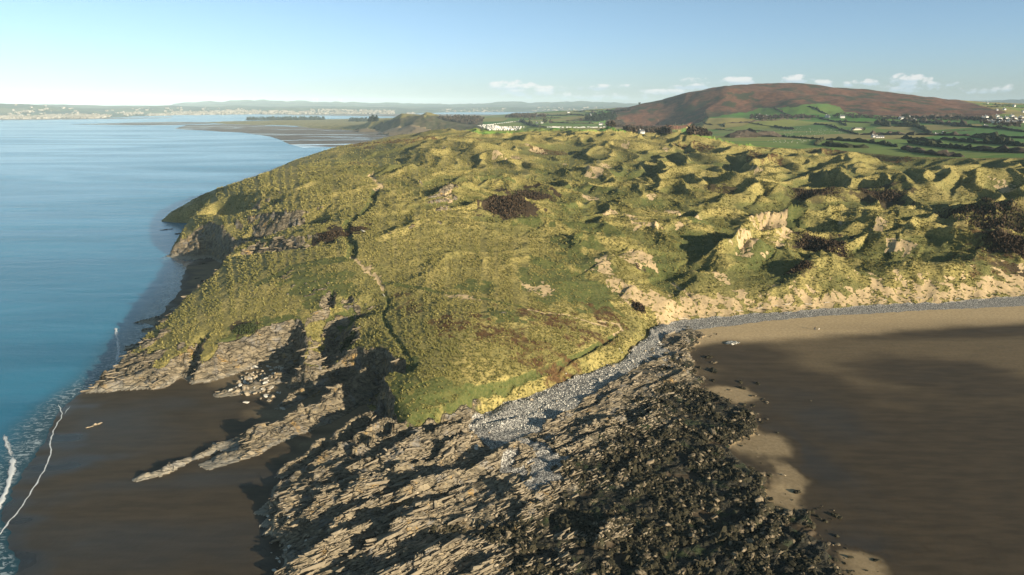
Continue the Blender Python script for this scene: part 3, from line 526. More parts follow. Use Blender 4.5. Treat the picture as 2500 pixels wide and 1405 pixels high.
# turf
marram = N.mix(N.ramp(n_f, .35, .62), (.105, .096, .030), (.400, .325, .115)); marram = N.mix(N.ramp(a_str, 1, 0, 0, .45), marram, (.125, .125, .040))
marram = N.mix(N.ramp(n_l, .42, .62, 0, .35), marram, (.20, .17, .05))
turf = N.mix(N.ramp(n_f, .3, .7), (.055, .075, .018), (.125, .128, .040))
turf = N.mix(N.ramp(n_m, .5, .7, 0, .5), turf, (.14, .13, .04))
c = N.mix(N.ramp(a_grn, .2, .8), marram, turf)
brk = N.mix(N.ramp(n_f, .3, .7), (.045, .022, .010), (.13, .075, .028))
c = N.mix(N.math('MULTIPLY', N.ramp(a_brk, .1, .7), N.ramp(n_m, .35, .6)), c, brk)
scr = N.mix(N.ramp(n_t, .3, .7), (.020, .014, .009), (.065, .043, .022)); c = N.mix(N.ramp(a_scr, .2, .7), c, scr)
# farmland: meadows of varying green
vor = N.node('ShaderNodeTexVoronoi'); vor.inputs['Scale'].default_value = .0052; mpv = N.node('ShaderNodeMapping'); mpv.inputs['Scale'].default_value = (.8, 1.0, 0); mpv.inputs['Rotation'].default_value = (0, 0, .5); N.link(N.pos(), mpv.inputs[0]); N.link(mpv.outputs[0], vor.inputs['Vector'])
vs = N.node('ShaderNodeSeparateColor'); N.link(vor.outputs['Color'], vs.inputs[0])
fl = N.mix(vs.outputs[0], (.055, .170, .024), (.21, .255, .055)); fl = N.mix(N.ramp(vs.outputs[1], .55, .75), fl, (.30, .25, .085)); fl = N.mix(N.ramp(n_l, .35, .7, 0, .3), fl, (.10, .10, .03))
c = N.mix(N.ramp(a_farm, .3, .7), c, fl)
nh = N.noise(.012, 6, .6); nh2 = N.noise(.05, 5, .65)
hl = N.mix(N.ramp(nh2, .3, .7), (.070, .030, .019), (.185, .082, .046)); hl = N.mix(N.ramp(nh, .50, .60, 0, .95), hl, (.030, .036, .015)); hl = N.mix(N.ramp(nh, .3, .42, .5, 0), hl, (.15, .11, .045))
c = N.mix(N.ramp(a_hill, .3, .7), c, hl)
c = N.mix(N.ramp(a_burr, .3, .7), c, N.mix(N.ramp(nh2, .35, .65), (.05, .058, .020), (.12, .095, .05)))
# sand, dry to wet
sd_c = N.mix(N.ramp(n_f, .3, .7), (.36, .265, .145), (.50, .375, .215))
rip = N.noise(.25, 4, .6, stretch=((.35, 1.6, 1), 18))
wetc = N.mix(N.ramp(rip, .3, .7), (.042, .031, .018), (.066, .048, .028))
beachc = N.mix(N.ramp(a_wet, .02, .48), sd_c, wetc); beachc = N.mix(N.ramp(a_wet, .5, .95), beachc, (.020, .023, .026))
c = N.mix(N.ramp(a_sand, .25, .6), c, beachc)
# rock
bed = N.noise(1.0, 5, .6, stretch=((.12, .9, .5), 52.2)); 
rk = N.mix(N.ramp(bed, .3, .7), (.085, .072, .050), (.30, .245, .160)); rk = N.mix(N.ramp(n_m, .52, .66, 0, .8), rk, (.22, .205, .185)); rk = N.mix(N.ramp(N.noise(.16, 4, .7, stretch=((1, 1, 1), 10)), .56, .7, 0, .9), rk, (.40, .25, .085))
cv = N.node('ShaderNodeTexVoronoi', feature='DISTANCE_TO_EDGE'); cv.inputs['Scale'].default_value = .55; mc = N.node('ShaderNodeMapping'); mc.inputs['Rotation'].default_value = (0, 0, -R(37.8)); mc2 = N.node('ShaderNodeMapping'); mc2.inputs['Scale'].default_value = (.22, 1.2, .9)
wv_ = N.node('ShaderNodeVectorMath', operation='ADD'); N.link(N.pos(), wv_.inputs[0]); nv_ = N.node('ShaderNodeTexNoise'); nv_.inputs['Scale'].default_value = .8; N.link(N.pos(), nv_.inputs['Vector']); N.link(nv_.outputs['Color'], wv_.inputs[1]); N.link(wv_.outputs[0], mc.inputs[0]); N.link(mc.outputs[0], mc2.inputs[0]); N.link(mc2.outputs[0], cv.inputs['Vector'])
crack = N.ramp(cv.outputs['Distance'], .0, .07); rk = N.mix(N.math('MULTIPLY', N.math('SUBTRACT', 1.0, crack), .5), rk, (.030, .025, .018))
rk = N.mix(N.ramp(n_t, .55, .75, 0, .6), rk, (.09, .075, .055))
gz = N.node('ShaderNodeSeparateXYZ'); N.link(N.pos(), gz.inputs[0])
rk = N.mix(N.ramp(gz.outputs[2], 2.6, 1.0, 0, .35), rk, (.50, .47, .40))
wd = N.mix(N.ramp(n_t, .35, .7), (.012, .012, .008), (.040, .034, .018)); wd = N.mix(N.ramp(n_m, .5, .62, 0, .8), wd, (.020, .032, .008)); wd = N.mix(N.ramp(N.noise(.45, 4, .7), .56, .66, 0, .85), wd, (.17, .135, .085))
rk = N.mix(N.ramp(N.math('ADD', a_weed, N.math('MULTIPLY', N.math('SUBTRACT', N.noise(.35, 4, .65), .5), 1.3)), .30, .62), rk, wd)
c = N.mix(N.ramp(a_rock, .25, .6), c, rk)
vp = N.node('ShaderNodeTexVoronoi'); vp.inputs['Scale'].default_value = 2.6; N.link(N.pos(), vp.inputs['Vector']); vps = N.node('ShaderNodeSeparateColor'); N.link(vp.outputs['Color'], vps.inputs[0])
pc = N.mix(vps.outputs[0], (.36, .34, .30), (.72, .69, .61)); pc = N.mix(N.ramp(vp.outputs['Distance'], .25, .6), pc, (.10, .095, .09)); 
c = N.mix(N.ramp(a_peb, .3, .7), c, pc)
N.link(c, gb.inputs['Base Color'])
rg = N.ramp(a_wet, .35, .95, .8, .20); rg = N.math('MAXIMUM', rg, N.math('SUBTRACT', 1.0, N.ramp(a_sand, .4, .6))); rg = N.math('MINIMUM', rg, .9); N.link(rg, gb.inputs['Roughness'])
bh = N.math('ADD', N.math('MULTIPLY', n_f, .9), N.math('MULTIPLY', n_t, .5))
amt = N.math('SUBTRACT', 1.0, N.math('MULTIPLY', N.ramp(a_sand, .3, .6), .93)); amt = N.math('MULTIPLY', amt, N.math('SUBTRACT', 1.0, N.math('MULTIPLY', a_farm, .8)))
bmp = N.node('ShaderNodeBump'); bmp.inputs['Distance'].default_value = .55; N.link(N.math('MULTIPLY', bh, amt), bmp.inputs['Height']); bmp.inputs['Strength'].default_value = .8
b2 = N.bump(N.math('MULTIPLY', N.noise(.9, 3, .6, stretch=((1, .6, 1), 0)), N.ramp(a_wet, .1, .5)), .35, .12, bmp.outputs[0])
b3 = N.bump(N.math('MULTIPLY', N.math('ADD', bed, N.math('MULTIPLY', crack, .5)), N.ramp(a_rock, .3, .6)), 1.0, 1.1, b2)
N.link(b3, gb.inputs['Normal'])

# ------------------------------------------------------------------ ground sheets, one per kind of land
m1 = np.stack([rock, np.maximum(sandm, (sd < 0.2) * 1.0), peb, weed * near], -1).astype(np.float32)
m2 = np.stack([brack, green, scrub, wet], -1).astype(np.float32); m3 = np.stack([straw, farm, hm, burr], -1).astype(np.float32)
lab = np.zeros(Z2.shape, np.int8)                     # 0 beach
lab[sd > .2] = 1                                    # headland
lab[(sd > .2) & ((X2 > 62) | (R2 > 700)) & (amp > 2)] = 2
lab[(rock > .5) & use] = 3
lab[peb > .5] = 4
lab[(farm > .5) & (sd > 0)] = 5; lab[(hm > .5) & (sd > 0)] = 6; lab[(R2 > 2200) & (sd > 0) & (lab < 3) ] = 7
lab[(sd <= .2) & (R2 > 900)] = 8
names = ['beach', 'headland', 'sand_dunes', 'rock_platform', 'pebble_bank', 'farmland', 'hill', 'burrows', 'sea_bed']
def grid_obj(name, XX, YY, ZZ, sel, material, attrs, kind='structure'):
    nr, na = XX.shape; idx = np.arange(nr * na).reshape(nr, na)
    q = np.stack([idx[:-1, :-1], idx[:-1, 1:], idx[1:, 1:], idx[1:, :-1]], -1)[sel[:-1, :-1]]
    used, inv = np.unique(q, return_inverse=True); q = inv.reshape(-1, 4)
    me = bpy.data.meshes.new(name); co = np.stack([XX.ravel()[used], YY.ravel()[used], ZZ.ravel()[used]], -1).astype(np.float32)
    me.vertices.add(len(co)); me.vertices.foreach_set('co', co.ravel()); me.loops.add(q.size); me.loops.foreach_set('vertex_index', q.ravel().astype(np.int32))
    me.polygons.add(len(q)); me.polygons.foreach_set('loop_start', np.arange(0, q.size, 4, dtype=np.int32)); me.polygons.foreach_set('loop_total', np.full(len(q), 4, np.int32)); me.polygons.foreach_set('use_smooth', np.ones(len(q), bool))
    me.update()
    for an, arr in attrs.items():
        at_ = me.attributes.new(an, 'FLOAT_COLOR', 'POINT'); at_.data.foreach_set('color', arr.reshape(-1, 4)[used].ravel())
    me.materials.append(material); me.validate(); o = bpy.data.objects.new(name, me); col.objects.link(o); o['kind'] = kind; return o
for i, nme in enumerate(names):
    s_ = lab == i
    if i == 8: s_ = s_ & (Z2 > -1.2)
    if s_.any(): grid_obj(nme, X2, Y2, Z2, s_, gm, {'m1': m1, 'm2': m2, 'm3': m3})
print('terrain done', NR, NA)
# ------------------------------------------------------------------ sea
sm, sn, sb = mat('sea_water'); N = NB(sn); sb.inputs['Specular Tint'].default_value = (.50, .84, 1, 1)
sa_ = np.linspace(R(-62), R(62), 720).astype(np.float32); sr = np.exp(np.linspace(math.log(110), math.log(27500), 620)).astype(np.float32)
SA, SR = np.meshgrid(sa_, sr); SX = SR * np.sin(SA); SY = SR * np.cos(SA)
bz = zat(SX, SY); bz = np.where((SR > 7000) | (np.abs(SA) > R(46.9)), -5, bz)
SZ = np.zeros_like(SX)
sattr = np.zeros(SX.shape + (4,), np.float32); sattr[..., 0] = np.clip(-bz / 3, 0, 1); sattr[..., 1] = ss(1200, 4200, SR)
grid_obj('sea', SX, SY, SZ, (bz < .12) | (SR > 900), sm, {'s1': sattr})
s0, s1_, s2_, s3_ = N.attr('s1')
deep = N.mix(N.ramp(N.noise(.012, 4, .6, stretch=((.35, 1.4, 1), 0)), .35, .65), (.012, .145, .250), (.024, .205, .335))
wcol = N.mix(N.ramp(s0, .0, .30), (.016, .058, .080), deep)
N.link(wcol, sb.inputs['Base Color']); sb.inputs['IOR'].default_value = 1.22; sb.inputs['Specular IOR Level'].default_value = .5
streak = N.noise(.0042, 7, .62, stretch=((.30, 1.1, 1), -24), dist=1.4)
N.link(N.ramp(streak, .30, .70, .14, .24), sb.inputs['Roughness'])
w1 = N.noise(.35, 4, .6, stretch=((.6, 1.3, 1), 12)); w2 = N.noise(.06, 3, .5, stretch=((.5, 1.5, 1), 8)); w3 = N.noise(1.3, 3, .6)
hh = N.math('ADD', N.math('MULTIPLY', w1, .5), N.math('ADD', N.math('MULTIPLY', w2, 1.4), N.math('MULTIPLY', w3, .22)))
st_ = N.math('MULTIPLY', N.ramp(streak, .30, .70, .38, .62), N.ramp(s0, 0, .3, .35, 1.0))
bb = N.node('ShaderNodeBump'); bb.inputs['Distance'].default_value = .5; N.link(hh, bb.inputs['Height']); N.link(st_, bb.inputs['Strength']); N.link(bb.outputs[0], sb.inputs['Normal'])
lace = N.math('MULTIPLY', N.ramp(N.noise(.55, 6, .72, stretch=((.7, 1.4, 1), -50), dist=.8), .50, .60), N.math('MULTIPLY', N.ramp(s0, .0, .02), N.ramp(s0, .22, .03)))
N.link(N.mix(N.math('MULTIPLY', lace, .55), wcol, (.60, .66, .68)), sb.inputs['Base Color'])

# ------------------------------------------------------------------ estuary flats, far coast, mountains
def poly_obj(name, pts, material, kind='structure'):
    bm = bmesh.new(); f = bm.faces.new([bm.verts.new(p) for p in pts]); bmesh.ops.triangulate(bm, faces=[f]); bm.normal_update()
    for f in bm.faces:
        if f.normal.z < 0: f.normal_flip()
    me = bpy.data.meshes.new(name); bm.to_mesh(me); bm.free(); me.materials.append(material); o = bpy.data.objects.new(name, me); col.objects.link(o); o['kind'] = kind; return o
fm, fn_, fb = mat('estuary_sand'); N = NB(fn_)
st1 = N.noise(.004, 6, .65, stretch=((.16, 1.8, 1), -14), dist=1.2)
N.link(N.mix(N.ramp(st1, .42, .62), (.11, .085, .065), (.20, .155, .115)), fb.inputs['Base Color'])
N.link(N.ramp(N.noise(.0040, 7, .68, stretch=((.35, 1.5, 1), -22), dist=1.6), .40, .50, .08, .8), fb.inputs['Roughness']); fb.inputs['Specular IOR Level'].default_value = .5
def edge(P, z, n=10, a=.6):
    out = []
    for i in range(len(P)):
        p, q = P[i], P[(i + 1) % len(P)]
        for k in range(n):
            t = k / n; x = p[0] + (q[0] - p[0]) * t; y = p[1] + (q[1] - p[1]) * t + .25 * a * float(noise(np.array(x / 14.), np.array(i + 3.1), 5)) * (k > 0); out.append(at(x, y, z) + (z,))
    return out
poly_obj('sand_flat', edge([(168, 304), (300, 300.5), (420, 298), (560, 299.5), (500, 303), (430, 306), (300, 306.5)], .10, 10, .5), fm)
poly_obj('sand_flat', edge([(425, 315), (455, 306), (560, 303), (740, 311), (900, 318), (1130, 329), (1130, 345), (880, 356), (740, 362), (705, 352), (685, 342), (660, 334), (620, 328), (590, 324), (540, 322), (500, 319), (460, 317.5)], .12, 3, 0), fm)
poly_obj('sand_flat', edge([(620, 281), (900, 277.5), (1290, 281), (1300, 283), (1000, 285.5), (800, 283)], .10, 10, .5), fm)
poly_obj('sand_flat', edge([(-60, 292), (200, 289), (420, 287), (420, 288.5), (200, 292), (-60, 294.5)], .10, 10, .4), fm)
cm, cn_, cb = mat('far_land'); N = NB(cn_)
vor = N.node('ShaderNodeTexVoronoi'); vor.inputs['Scale'].default_value = .0042; N.link(N.pos(), vor.inputs['Vector']); vs = N.node('ShaderNodeSeparateColor'); N.link(vor.outputs['Color'], vs.inputs[0])
N.link(N.mix(N.ramp(N.noise(.0016, 6, .6), .42, .6), N.mix(vs.outputs[0], (.05, .10, .022), (.15, .14, .055)), (.030, .042, .016)), cb.inputs['Base Color'])
ca_ = np.linspace(R(-62), R(62), 900); cr = np.concatenate([np.linspace(5900, 12000, 130), np.linspace(12100, 26000, 110)])
CA, CR = np.meshgrid(ca_, cr); CX = CR * np.sin(CA); CY = CR * np.cos(CA)
pxs = 1250 + FOC * np.tan(CA) / math.cos(PITCH) * 1.0                  # bearing
r0 = np.interp(pxs, [-900, 0, 250, 330, 420, 560, 1000, 1100, 1300, 1500, 3000], [6100, 6200, 6250, 6900, 7600, 7900, 8000, 9500, 9800, 9000, 9000]) + 260 * fbm(CA * 40, CR * 0 + 2.2, 3, 301)
hf = np.interp(pxs, [-900, 0, 120, 260, 420, 560, 700, 1000, 1300, 3000], [112, 110, 106, 74, 76, 80, 74, 60, 62, 60])
hh = hf * ss(0, 2200, CR - r0) ** .8 * (.8 + .35 * fbm(CX / 1400, CY / 1400, 4, 305)) - 3 * (CR < r0)
sk = np.interp(pxs, [-900, 0, 380, 450, 520, 600, 700, 800, 950, 1100, 1180, 1240, 1300, 1390, 1500, 1620, 2200, 2300, 2500, 3000], [270, 268, 262, 253, 249, 246, 248, 249, 252, 255, 253, 249, 252, 247.5, 250, 255, 255, 250, 246, 246])
mt = (100 + 17000 * (255.8 - sk) / FOC) * (.93 + .14 * fbm(CA * 60, CR / 2600, 4, 309))
hh = hh + np.maximum(mt - hf * .8, 0) * ss(12500, 17000, CR) * (1 - .8 * ss(19000, 26000, CR))
hh = np.maximum(hh, -3) * (1 - ss(.5, 1, 0 * CR)); hh[-1] = -3; hh[0] = -3
COAST = (CX, CY, hh)
grid_obj('far_coast', CX, CY, hh, (hh > -2.9), cm, {}, 'structure')
def coast_at(X, up=120):
    a, _ = ray(X, 280); j = int(np.argmin(np.abs(ca_ - a))); i = int(np.argmax(cr > r0[0, j] + up)); return CX[i, j], CY[i, j], float(hh[i, j])

# ------------------------------------------------------------------ mesh helpers for things
def simple(name, base, rough=.85, spec=.25, n=None, var=.0):
    m, nn, b = mat(name); b.inputs['Roughness'].default_value = rough; b.inputs['Specular IOR Level'].default_value = spec
    if n is None: b.inputs['Base Color'].default_value = base + (1,); return m
    Nn = NB(nn); oi = Nn.node('ShaderNodeObjectInfo'); s_, b2_ = n
    cc = Nn.mix(Nn.ramp(Nn.noise(s_, 4, .65), .35, .65), base, b2_)
    if var: cc = Nn.mix(Nn.math('MULTIPLY', oi.outputs['Random'], var), cc, b2_)
    Nn.link(cc, b.inputs['Base Color']); return m
def mesh_obj(name, V, Fs, material, parent=None, loc=None, smooth=False):
    me = bpy.data.meshes.new(name); me.from_pydata([tuple(map(float, v)) for v in V], [], [tuple(f) for f in Fs]); me.materials.append(material); me.update()
    if smooth: me.polygons.foreach_set('use_smooth', [True] * len(me.polygons))
    o = bpy.data.objects.new(name, me); col.objects.link(o)
    if parent: o.parent = parent
    if loc: o.location = loc
    return o
def empty(name, loc, rz=0):
    o = bpy.data.objects.new(name, None); col.objects.link(o); o.location = loc; o.rotation_euler = (0, 0, rz); return o
def hull(n, ax, rs):
    bm = bmesh.new(); v = rs.normal(size=(n, 3)); v /= np.linalg.norm(v, axis=1)[:, None]; v *= rs.uniform(.82, 1.1, (n, 1)); v = v * ax
    for p in v: bm.verts.new(p)
    r = bmesh.ops.convex_hull(bm, input=bm.verts); bmesh.ops.delete(bm, geom=[g for g in r['geom_interior'] if isinstance(g, bmesh.types.BMVert)], context='VERTS')
    bmesh.ops.triangulate(bm, faces=bm.faces[:]); bm.normal_update(); bm.verts.index_update()
    V = np.array([q.co[:] for q in bm.verts]); Fs = [[q.index for q in f.verts] for f in bm.faces]; bm.free(); return V, Fs
def box_vf(x0, x1, y0, y1, z0, z1):
    V = [(x0, y0, z0), (x1, y0, z0), (x1, y1, z0), (x0, y1, z0), (x0, y0, z1), (x1, y0, z1), (x1, y1, z1), (x0, y1, z1)]
    return V, [(0, 3, 2, 1), (4, 5, 6, 7), (0, 1, 5, 4), (1, 2, 6, 5), (2, 3, 7, 6), (3, 0, 4, 7)]
def join(parts):
    V, Fs = [], []
    for v, f in parts:
        k = len(V); V += [tuple(p) for p in v]; Fs += [tuple(i + k for i in q) for q in f]
    return V, Fs
STRIKE = math.atan2(ST[1], ST[0])

# ------------------------------------------------------------------ instanced ground cover (stuff)
def scatter(name, P, rot, scl, sources, material_unused=None, label=None):
    me = bpy.data.meshes.new(name + '_points'); me.vertices.add(len(P)); me.vertices.foreach_set('co', np.asarray(P, np.float32).ravel())
    for nm, arr, ty in (('rot', rot, 'FLOAT_VECTOR'), ('scl', scl, 'FLOAT_VECTOR')):
        a = me.attributes.new(nm, ty, 'POINT'); a.data.foreach_set('vector', np.asarray(arr, np.float32).ravel())
    a = me.attributes.new('pick', 'INT', 'POINT'); a.data.foreach_set('value', rng.integers(0, len(sources), len(P)).astype(np.int32))
    o = bpy.data.objects.new(name, me); col.objects.link(o); o['kind'] = 'stuff'
    if label: o['label'] = label
    g = bpy.data.node_groups.new(name, 'GeometryNodeTree'); g.interface.new_socket('Geometry', in_out='INPUT', socket_type='NodeSocketGeometry'); g.interface.new_socket('Geometry', in_out='OUTPUT', socket_type='NodeSocketGeometry')
    n = g.nodes.new; gi = n('NodeGroupInput'); go = n('NodeGroupOutput'); iop = n('GeometryNodeInstanceOnPoints'); iop.inputs['Pick Instance'].default_value = True
    j = n('GeometryNodeGeometryToInstance')
    for s_ in reversed(sources):
        oi = n('GeometryNodeObjectInfo'); oi.inputs['Object'].default_value = s_; oi.inputs['As Instance'].default_value = False; g.links.new(oi.outputs['Geometry'], j.inputs[0])
    def na(nm, ty):
        x = n('GeometryNodeInputNamedAttribute'); x.data_type = ty; x.inputs['Name'].default_value = nm; return x.outputs['Attribute']
    g.links.new(gi.outputs[0], iop.inputs['Points']); g.links.new(j.outputs[0], iop.inputs['Instance']); g.links.new(na('pick', 'INT'), iop.inputs['Instance Index'])
    e2r = n('FunctionNodeEulerToRotation'); g.links.new(na('rot', 'FLOAT_VECTOR'), e2r.inputs[0]); g.links.new(e2r.outputs[0], iop.inputs['Rotation']); g.links.new(na('scl', 'FLOAT_VECTOR'), iop.inputs['Scale']); g.links.new(iop.outputs[0], go.inputs[0])
    m = o.modifiers.new('scatter', 'NODES'); m.node_group = g; return o
def src(name, V, Fs, m):
    me = bpy.data.meshes.new(name); me.from_pydata([tuple(map(float, v)) for v in V], [], [tuple(f) for f in Fs]); me.materials.append(m); me.update(); return bpy.data.objects.new(name, me)
def sample(n, r_lo, r_hi, a_lo=-38.5, a_hi=38.5):
    a = rng.uniform(R(a_lo), R(a_hi), n); l = np.exp(rng.uniform(math.log(r_lo), math.log(r_hi), n)); return l * np.sin(a), l * np.cos(a)
def gidx(x, y):
    j = np.clip(np.round((np.arctan2(x, y) - AZ[0]) / (AZ[1] - AZ[0])), 0, NA - 1).astype(int); i = np.clip(np.round(np.interp(np.hypot(x, y), RR, np.arange(NR))), 0, NR - 1).astype(int); return i, j

gmat, gnn, gbb = mat('marram_grass'); N = NB(gnn); gbb.inputs['Roughness'].default_value = .8
oi = N.node('ShaderNodeObjectInfo')
gc_ = N.mix(oi.outputs['Random'], (.165, .155, .046), (.40, .345, .118)); gc_ = N.mix(N.ramp(N.noise(.03, 4, .6), .40, .62, 0, .65), gc_, (.18, .175, .052)); N.link(gc_, gbb.inputs['Base Color'])
def tuft(rs, nb=13):
    V, Fs = [], []
    for i in range(nb):
        a = rs.uniform(0, 6.283); b = rs.uniform(0, .35); w = rs.uniform(.09, .17); L = rs.uniform(.45, .95); lean = rs.uniform(.15, .75)
        p = np.array([b * math.cos(a), b * math.sin(a), 0]); d = np.array([math.cos(a) * lean, math.sin(a) * lean, 1 - .4 * lean]) * L; t = np.array([-math.sin(a), math.cos(a), 0]) * w
        k = len(V); V += [p - t, p + t, p + d * .6 + t * .8, p + d * .6 - t * .8, p + d + np.array([0, 0, -.15 * lean])]; Fs += [(k, k + 1, k + 2, k + 3), (k + 3, k + 2, k + 4)]
    return V, Fs
T_ = [src('tuft', *tuft(np.random.default_rng(s_)), gmat) for s_ in range(5)]
x, y = sample(330000, 165, 1450); i, j = gidx(x, y)
bare_ = np.maximum.reduce([rock[i, j], sandm[i, j] * .93, peb[i, j]]); gr_ = green[i, j]
keep = (sd[i, j] > .6) & (rng.random(len(x)) > bare_ * 1.08) & (rng.random(len(x)) > gr_ * .75) & (rng.random(len(x)) > scrub[i, j] * .9) & (rng.random(len(x)) > brack[i, j] * .6) & (farm[i, j] < .3) & (hm[i, j] < .3)
cw_ = np.clip(np.hypot(x, y) / 300, .8, 3); clump = noise(x / 2.1 / cw_, y / 2.1 / cw_, 401) + .5 * noise(x / 6 / cw_, y / 6 / cw_, 402); keep &= rng.random(len(x)) < .62 + 1.5 * clump
x, y = x[keep], y[keep]; r_ = np.hypot(x, y); s_ = rng.uniform(.55, 1.25, len(x)) * np.clip(r_ / 340, .9, 1.5)
P = np.stack([x, y, zat(x, y) - .08], -1); rot = np.stack([rng.normal(0, .12, len(x)), rng.normal(0, .12, len(x)) , rng.uniform(0, 6.28, len(x))], -1)
scatter('marram_grass', P, rot, np.stack([s_, s_, s_ * rng.uniform(.6, 1.0, len(x))], -1), T_, label='straw green marram grass tussocks covering the headland and dunes')
print('tufts', len(x))
# bracken and heather stalks in the brown patches
brm = simple('bracken', (.050, .024, .012), n=(1.2, (.16, .085, .032)), var=.5)
B_ = [src('frond', *tuft(np.random.default_rng(50 + s_), 10), brm) for s_ in range(3)]
x, y = sample(60000, 200, 1400); i, j = gidx(x, y); keep = (brack[i, j] > rng.uniform(.2, 1, len(x))) & (farm[i, j] < .3); x, y = x[keep], y[keep]; s_ = rng.uniform(.5, 1.0, len(x)) * np.clip(np.hypot(x, y) / 330, .8, 3)
scatter('bracken', np.stack([x, y, zat(x, y) - .05], -1), np.stack([0 * x, 0 * x, rng.uniform(0, 6.28, len(x))], -1), np.stack([s_, s_, s_ * .8], -1), B_, label='rusty brown dead bracken in patches on the turf')

# loose stone
stone_pale = simple('stone_pale', (.30, .27, .22), n=(3, (.58, .55, .49)), var=.6)
stone_grey = simple('stone_grey', (.30, .285, .25), n=(3, (.74, .71, .63)), var=.7)
stone_warm = simple('stone_warm', (.20, .16, .11), n=(1.1, (.40, .33, .23)), var=.4)
stone_brown = simple('stone_brown', (.05, .04, .025), n=(1.3, (.24, .19, .125)), var=.5)
stone_weed = simple('stone_weed', (.012, .013, .007), n=(1.2, (.050, .042, .022)), var=.5)
rs = np.random.default_rng(5)
PB = [src('pebble', *hull(10, (1, .8, .55), rs), stone_grey) for _ in range(4)]
x, y = sample(170000, 190, 430, -8, 38.5); i, j = gidx(x, y); keep = (peb[i, j] > rng.uniform(.3, .9, len(x))) & (rng.random(len(x)) < .55); x, y = x[keep], y[keep]
s_ = .11 + .32 * rng.random(len(x)) ** 3.5; s_ *= np.where(x < 62, 1.1, .8)
scatter('pebbles', np.stack([x, y, zat(x, y) + .02], -1), rng.uniform(0, 6.28, (len(x), 3)) * (.15, .15, 1), np.stack([s_, s_, s_], -1), PB, label='pale grey storm pebbles heaped at the foot of the dunes'); print('pebbles', len(x))
WB = [src('weed_rock', *hull(14, (1, .75, .6), rs), stone_weed) for _ in range(6)] + [src('weed_rock', *hull(14, (1, .7, .5), rs), stone_brown)]
x, y = sample(150000, 118, 310, -10, 38); i, j = gidx(x, y); keep = ((weed[i, j] * (rock[i, j] > .4) * (peb[i, j] < .4) > rng.uniform(.1, .95, len(x))) | ((pd[i, j] > -7) & (pd[i, j] < .5) & (x > 30) & (sd[i, j] < -3) & (rng.random(len(x)) < .10 * np.exp(pd[i, j] / 2.5)))) & (fbm(x / 11, y / 11, 4, 411) > -.14); x, y = x[keep][:38000], y[keep][:38000]
s_ = .16 + .7 * rng.random(len(x)) ** 3.2 + .9 * rng.random(len(x)) ** 22
scatter('seaweed_rocks', np.stack([x, y, zat(x, y) + s_ * .1], -1), np.stack([rng.normal(0, .4, len(x)), rng.normal(0, .4, len(x)), STRIKE + rng.normal(0, .7, len(x))], -1), np.stack([s_ * 1.25, s_, s_], -1), WB, label='dark weed covered rocks of the low tide shore'); print('weed rocks', len(x))
RB = [src('rubble', *hull(12, (1.2, .7, .45), rs), stone_warm) for _ in range(4)]
x, y = sample(60000, 118, 300, -22, 25); i, j = gidx(x, y); keep = ((rock[i, j] > .5) & use[i, j] & (weed[i, j] < .7) & (rng.random(len(x)) < .33) & (noise(x / 6, y / 6, 413) > -.1)) | ((rng.random(len(x)) < .006) & (pd[i, j] > -9) & (pd[i, j] < 0) & (sd[i, j] < 0)); x, y = x[keep], y[keep]
s_ = .12 + .6 * rng.random(len(x)) ** 3.5
scatter('rock_rubble', np.stack([x, y, zat(x, y) + s_ * .12], -1), np.stack([rng.normal(0, .3, len(x)), rng.normal(0, .3, len(x)), STRIKE + rng.normal(0, .4, len(x))], -1), np.stack([s_ * 1.2, s_, s_], -1), RB, label='broken pale rock fragments lying on the strata ledges'); print('rubble', len(x))

SLM = simple('strata_stone', (.13, .105, .075), n=(.9, (.24, .20, .14)), var=.7)
def jbox(rs, ax, j=.24):
    v, f = box_vf(-1, 1, -1, 1, -1, 1); v = np.array(v) * (1 + rs.uniform(-j * 2.2, j, (8, 3))); v[:, 0] += v[:, 1] * rs.uniform(-.8, .8); return v * np.array(ax), f
SB = [src('slab', *jbox(rs, (1.0 - .1 * k, .42, .13)), SLM) for k in range(7)]
def slabs(n, lo, hi, p, name, label, thr):
    x, y = sample(n, 118, 300, -24, 26); i, j = gidx(x, y); crest = blk[i, j] * env[i, j]
    keep = (rock[i, j] > .4) & use[i, j] & (weed[i, j] < (.3 if hi > 2 else .8)) & (peb[i, j] < .3) & (crest > thr * rng.random(len(x))) & (rng.random(len(x)) > .5 * ss(190, 235, y)); x, y = x[keep], y[keep]
    s_ = lo + (hi - lo) * rng.random(len(x)) ** p
    scatter(name, np.stack([x, y, zat(x, y) + s_ * .08], -1), np.stack([R(-30) + rng.normal(0, .16, len(x)), rng.normal(0, .10, len(x)), STRIKE + rng.normal(0, .10, len(x))], -1), np.stack([s_ * rng.uniform(.8, 1.5, len(x)), s_, s_ * rng.uniform(.7, 1.6, len(x))], -1), SB, label=label); print(name, len(x))
slabs(2600, .9, 2.5, 1.8, 'strata_slabs', 'tilted slabs of pale bedded rock all dipping the same way', .6)
x, y = sample(60000, 150, 420, -34, 8); i, j = gidx(x, y); keep = (rock[i, j] > .6) & ~use[i, j] & (peb[i, j] < .3) & (rng.random(len(x)) < .30) & (sd[i, j] > -40); x, y = x[keep], y[keep]
s_ = (.35 + 1.3 * rng.random(len(x)) ** 3) * np.clip(np.hypot(x, y) / 240, .8, 1.6)
scatter('cliff_ledges', np.stack([x, y, zat(x, y)], -1), np.stack([R(-34) + rng.normal(0, .2, len(x)), rng.normal(0, .15, len(x)), STRIKE + rng.normal(0, .14, len(x))], -1), np.stack([s_ * rng.uniform(1, 2.2, len(x)), s_, s_], -1), SB, label='broken bedding ledges on the pale sea cliffs'); print('ledges', len(x))
slabs(30000, .3, 1.2, 1.6, 'strata_slabs', 'small broken slabs between the tilted ledges', .5)

